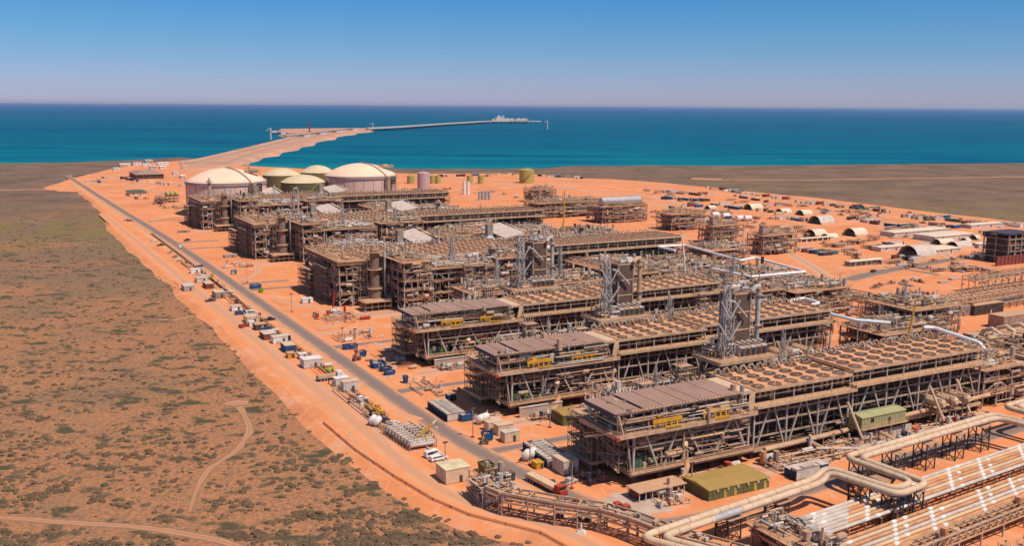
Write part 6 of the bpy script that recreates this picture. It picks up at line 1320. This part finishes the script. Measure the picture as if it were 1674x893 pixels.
def stock(x, y, kind, where):
    a, b = ab(x, y)
    nm = {'pallet': 'pallet_stack', 'rack': 'pipe_rack_stand', 'bundle': 'pipe_bundle'}[kind]; lb = {'pallet': 'brown pallet stack ', 'rack': 'low tan storage rack ', 'bundle': 'grey bundle of pipes '}[kind] + where
    if kind not in STK:
        t = thing(nm, lb, 'stock', a, b, 0, 0, 'stock stored in the yard'); q = MB()
        if kind == 'pallet':
            for i in range(5): q.box(i * 1.5, i * 1.5 + 1.2, 0, 1.2, 0, .8 + (i * 7 % 3) * .6, [BEAM, STEEL, REDW][i % 3])
            q.build('stack', t); q = MB(); q.box(0, 7.2, -.1, 1.3, 0, .15, DARK); q.build('pallet', t)
        elif kind == 'rack':
            for i in range(6): q.bar((i * 2.4, 0, 0), (i * 2.4, 0, 2.6), .25, STEEL); q.bar((i * 2.4, 3, 0), (i * 2.4, 3, 2.6), .25, STEEL)
            for z in (1.2, 2.5): q.box(0, 12, 0, 3, z, z + .15, BEAM)
            q.build('frame', t); q = MB(); clutter(.2, 11, .2, 2.6, .1, 2.6, 22, 4, [BEAM, REDW, WHITED, STEEL, NAVY], .25, q); q.build('load', t)
        else:
            for i in range(5): q.path([(0, i * .55, .3), (9, i * .55, .3)], .25, [GALV, STEEL, BEAM][i % 3], 6)
            for i in range(4): q.path([(0, .27 + i * .55, .75), (8, .27 + i * .55, .75)], .25, GALV, 6)
            q.build('pipe_layer', t); q = MB(); q.box(1, 1.3, -.3, 2.6, 0, .08, DARK); q.box(7, 7.3, -.3, 2.6, 0, .08, DARK); q.build('bearer', t)
        STK[kind] = t
    else: t = copy_tree(STK[kind]); t.location = W(a, b); tag(t, lb, 'stock', 'stock stored in the yard')
    t.rotation_euler.z = TH + rr.choice([0, 0, .1, PI / 2])
for x0, y0, x1, y1, n, where in ((1080, 345, 1200, 350, 14, 'in the left part of the yard'), (1220, 368, 1320, 380, 16, 'behind the two small tan modules'), (1370, 395, 1440, 410, 10, 'on the open red ground in mid yard'), (1400, 425, 1480, 440, 8, 'beside the long flat roofed hut'), (1500, 440, 1600, 448, 12, 'in the line beyond the right pipe bridge'), (1440, 380, 1520, 368, 10, 'around the long cream sheds'), (1600, 400, 1640, 420, 6, 'close to the dark tower'),
        (1340, 345, 1440, 358, 12, 'along the back of the yard'), (1060, 310, 1140, 333, 14, 'in the far left corner of the yard'), (880, 318, 1010, 330, 10, 'on the ground behind the far modules'), (700, 305, 840, 322, 12, 'around the silos'), (220, 325, 300, 350, 8, 'on the ground before the left pink tank'), (1500, 560, 1560, 580, 5, 'beside the right hand side track'), (1180, 330, 1420, 350, 18, 'among the far arched shelters'), (1100, 352, 1260, 362, 14, 'around the white store tanks'), (1380, 400, 1560, 380, 14, 'between the arched shelters and the long sheds'),
        (1300, 385, 1420, 425, 14, 'on the ground left of the largest arched shelter'), (1480, 350, 1640, 372, 12, 'by the long cream shed near the scrub edge'), (1500, 432, 1640, 420, 8, 'along the yard road'), (1060, 345, 1100, 372, 6, 'beside the far tan module'), (1410, 470, 1560, 462, 8, 'on the bare ground before the right pipe bridge'), (640, 305, 700, 318, 6, 'behind the right pink tank')):
    for i in range(n): t_ = (i + rr.uniform(.1, .9)) / n; stock(x0 + (x1 - x0) * t_, y0 + (y1 - y0) * t_ + rr.uniform(-4, 4), rr.choice(['pallet', 'rack', 'bundle', 'pallet']), where)
for j, (x, y) in enumerate(((1163, 356), (1180, 358), (1203, 362), (1216, 362))): drum(f'{ordn[j]} white store tank from the left in mid yard', x, y, 8, 2.2, WHITE, 0, 'white store tanks')
# ================================================================== causeway, jetty and platform
def z3(*p, z=2.5): return [at(x, y, z).to_2d() for x, y in p]
sheet('causeway', z3((296, 263), (320, 259.5), (350, 253), (397, 242), (430, 234), (459, 227), (490, 220), (512, 214.6), (470, 214.4), (456, 212.4), (460, 210.4), (520, 209.6), (574, 209), (604, 209.3), (609, 211.2), (596, 214.0), (580, 214.6), (574, 217.3), (556, 219), (545, 220.6), (541, 224.6), (520, 227), (509, 229.5), (505, 234), (484, 236.5), (478, 241), (452, 244.5), (445, 250), (420, 252.5), (411, 257.5), (396, 261), (391, 266), (372, 268), (352, 275), (300, 275)), 2.5, CAUSE, skirt=7, spread=14)
sheet('breakwater', z3((460, 219.3), (500, 217.2), (540, 217), (530, 219.4), (470, 221.2)), 2.0, CAUSE, skirt=6, spread=10)
ribbon('causeway_road', z3((318, 264), (345, 259), (400, 246.5), (450, 234.5), (500, 221.5), (545, 214), (596, 210.6)), [10, 14, 18, 22, 26, 26, 14], 2.55, CROAD)
ribbon('causeway_road', z3((308, 268), (335, 264), (362, 266), (380, 262), (410, 251), (440, 243)), [10, 16, 14, 12, 12, 8], 2.6, CROAD)
def wrow(x, y, z): return at(x, y, z)
jp = [at(600, 210, 8), at(660, 206.8, 8), at(720, 202.6, 8), at(800, 198, 8), at(884, 198.2, 8)]
t = bpy.data.objects.new('jetty', None); COL.objects.link(t); tag(t, 'long thin jetty on piles running out to the loading platform', 'jetty')
q = MB()
for i in range(4):
    q.bar(jp[i], jp[i + 1], 18, WHITED, 6)
q.build('deck', t); q = MB()
for i in range(4):
    k = max(1, int((jp[i + 1] - jp[i]).length / 30))
    for j in range(k): c = jp[i].lerp(jp[i + 1], j / k); q.bar((c.x, c.y, -8), (c.x, c.y, 7), 6, DARK)
q.build('pile_run', t)
c0, c1 = at(806, 197.3, 10), at(862, 197.6, 10); d = (c1 - c0).normalized()
t = bpy.data.objects.new('loading_platform', None); COL.objects.link(t); tag(t, 'white and pink loading platform at the end of the jetty', 'platform')
q = MB(); q.bar(c0, c1, 50, WHITED, 8); q.build('deck', t); q = MB(); r = random.Random(4)
for i in range(26): c = c0.lerp(c1, (i + .5) / 26); h = r.uniform(8, 19) * (1.7 if 1 < i < 8 else .8); q.box(c.x - 8, c.x + 8, c.y - 14, c.y + 14, 10, 12 + h, r.choice([WHITE, WHITE, WHITED, REDW]))
q.build('topside', t)
q = MB()
for i in range(10): c = c0.lerp(c1, i / 9); q.bar((c.x, c.y, -8), (c.x, c.y, 8), 10, DARK)
q.build('pile', t)
for j, (x, y, h, m, lb) in enumerate(((506, 216, 34, REDW, 'thin red crane standing on the causeway'), (895, 210, 36, WHITED, 'thin white marker off the jetty head'), (443, 226, 30, WHITED, 'thin marker post left of the breakwater'), (610, 210, 24, COLUMN, 'small grey mast where the jetty leaves the island'))):
    c = at(x, y, 0); q = MB(); q.bar((0, 0, -5), (0, 0, h), 4, m); q.bar((0, 0, h), (-14, 0, h * .75), 2.5, m); o = q.build('marker_mast', None); o.location = c; tag(o, lb, 'mast')
for j in range(12):
    x = 480 + j * 9; y = 224 - j * 1.2 + (j % 3); c = at(x, y, 2.5); q = MB(); q.box(-14, 14, -8, 8, 0, 5 + j % 3 * 2, [WHITED, STEEL, WHITE][j % 3]); q.box(-15, 15, -9, 9, 5 + j % 3 * 2, 5.6 + j % 3 * 2, WHITED); o = q.build('quay_shed', None); o.location = c; tag(o, f'{["pale", "grey", "white"][j % 3]} block shed on the causeway quay', 'shed', 'sheds on the causeway quay')
for j, (x, y) in enumerate(((455, 219), (470, 222))):
    c = at(x, y, -4); t = bpy.data.objects.new('work_boat', None); COL.objects.link(t); t.location = c; tag(t, f'{["dark", "pale"][j]} work boat moored beside the breakwater', 'boat'); q = MB(); q.quad([(-30, -7, 4), (20, -7, 4), (34, 0, 5), (20, 7, 4), (-30, 7, 4)], DARK if j == 0 else WHITE)
    q.quad([(-28, -6, 0), (-30, -7, 4), (20, -7, 4), (18, -6, 0)][::-1], DARK if j == 0 else WHITE); q.quad([(18, -6, 0), (20, -7, 4), (34, 0, 5), (30, 0, 0)][::-1], DARK); q.build('hull', t); q = MB(); q.box(-20, -6, -5, 5, 4, 12, WHITE); q.build('wheelhouse', t)
fm_ = [o for o in bpy.data.objects if o.parent is None and o.get('category')]
print('THINGS', len(fm_))
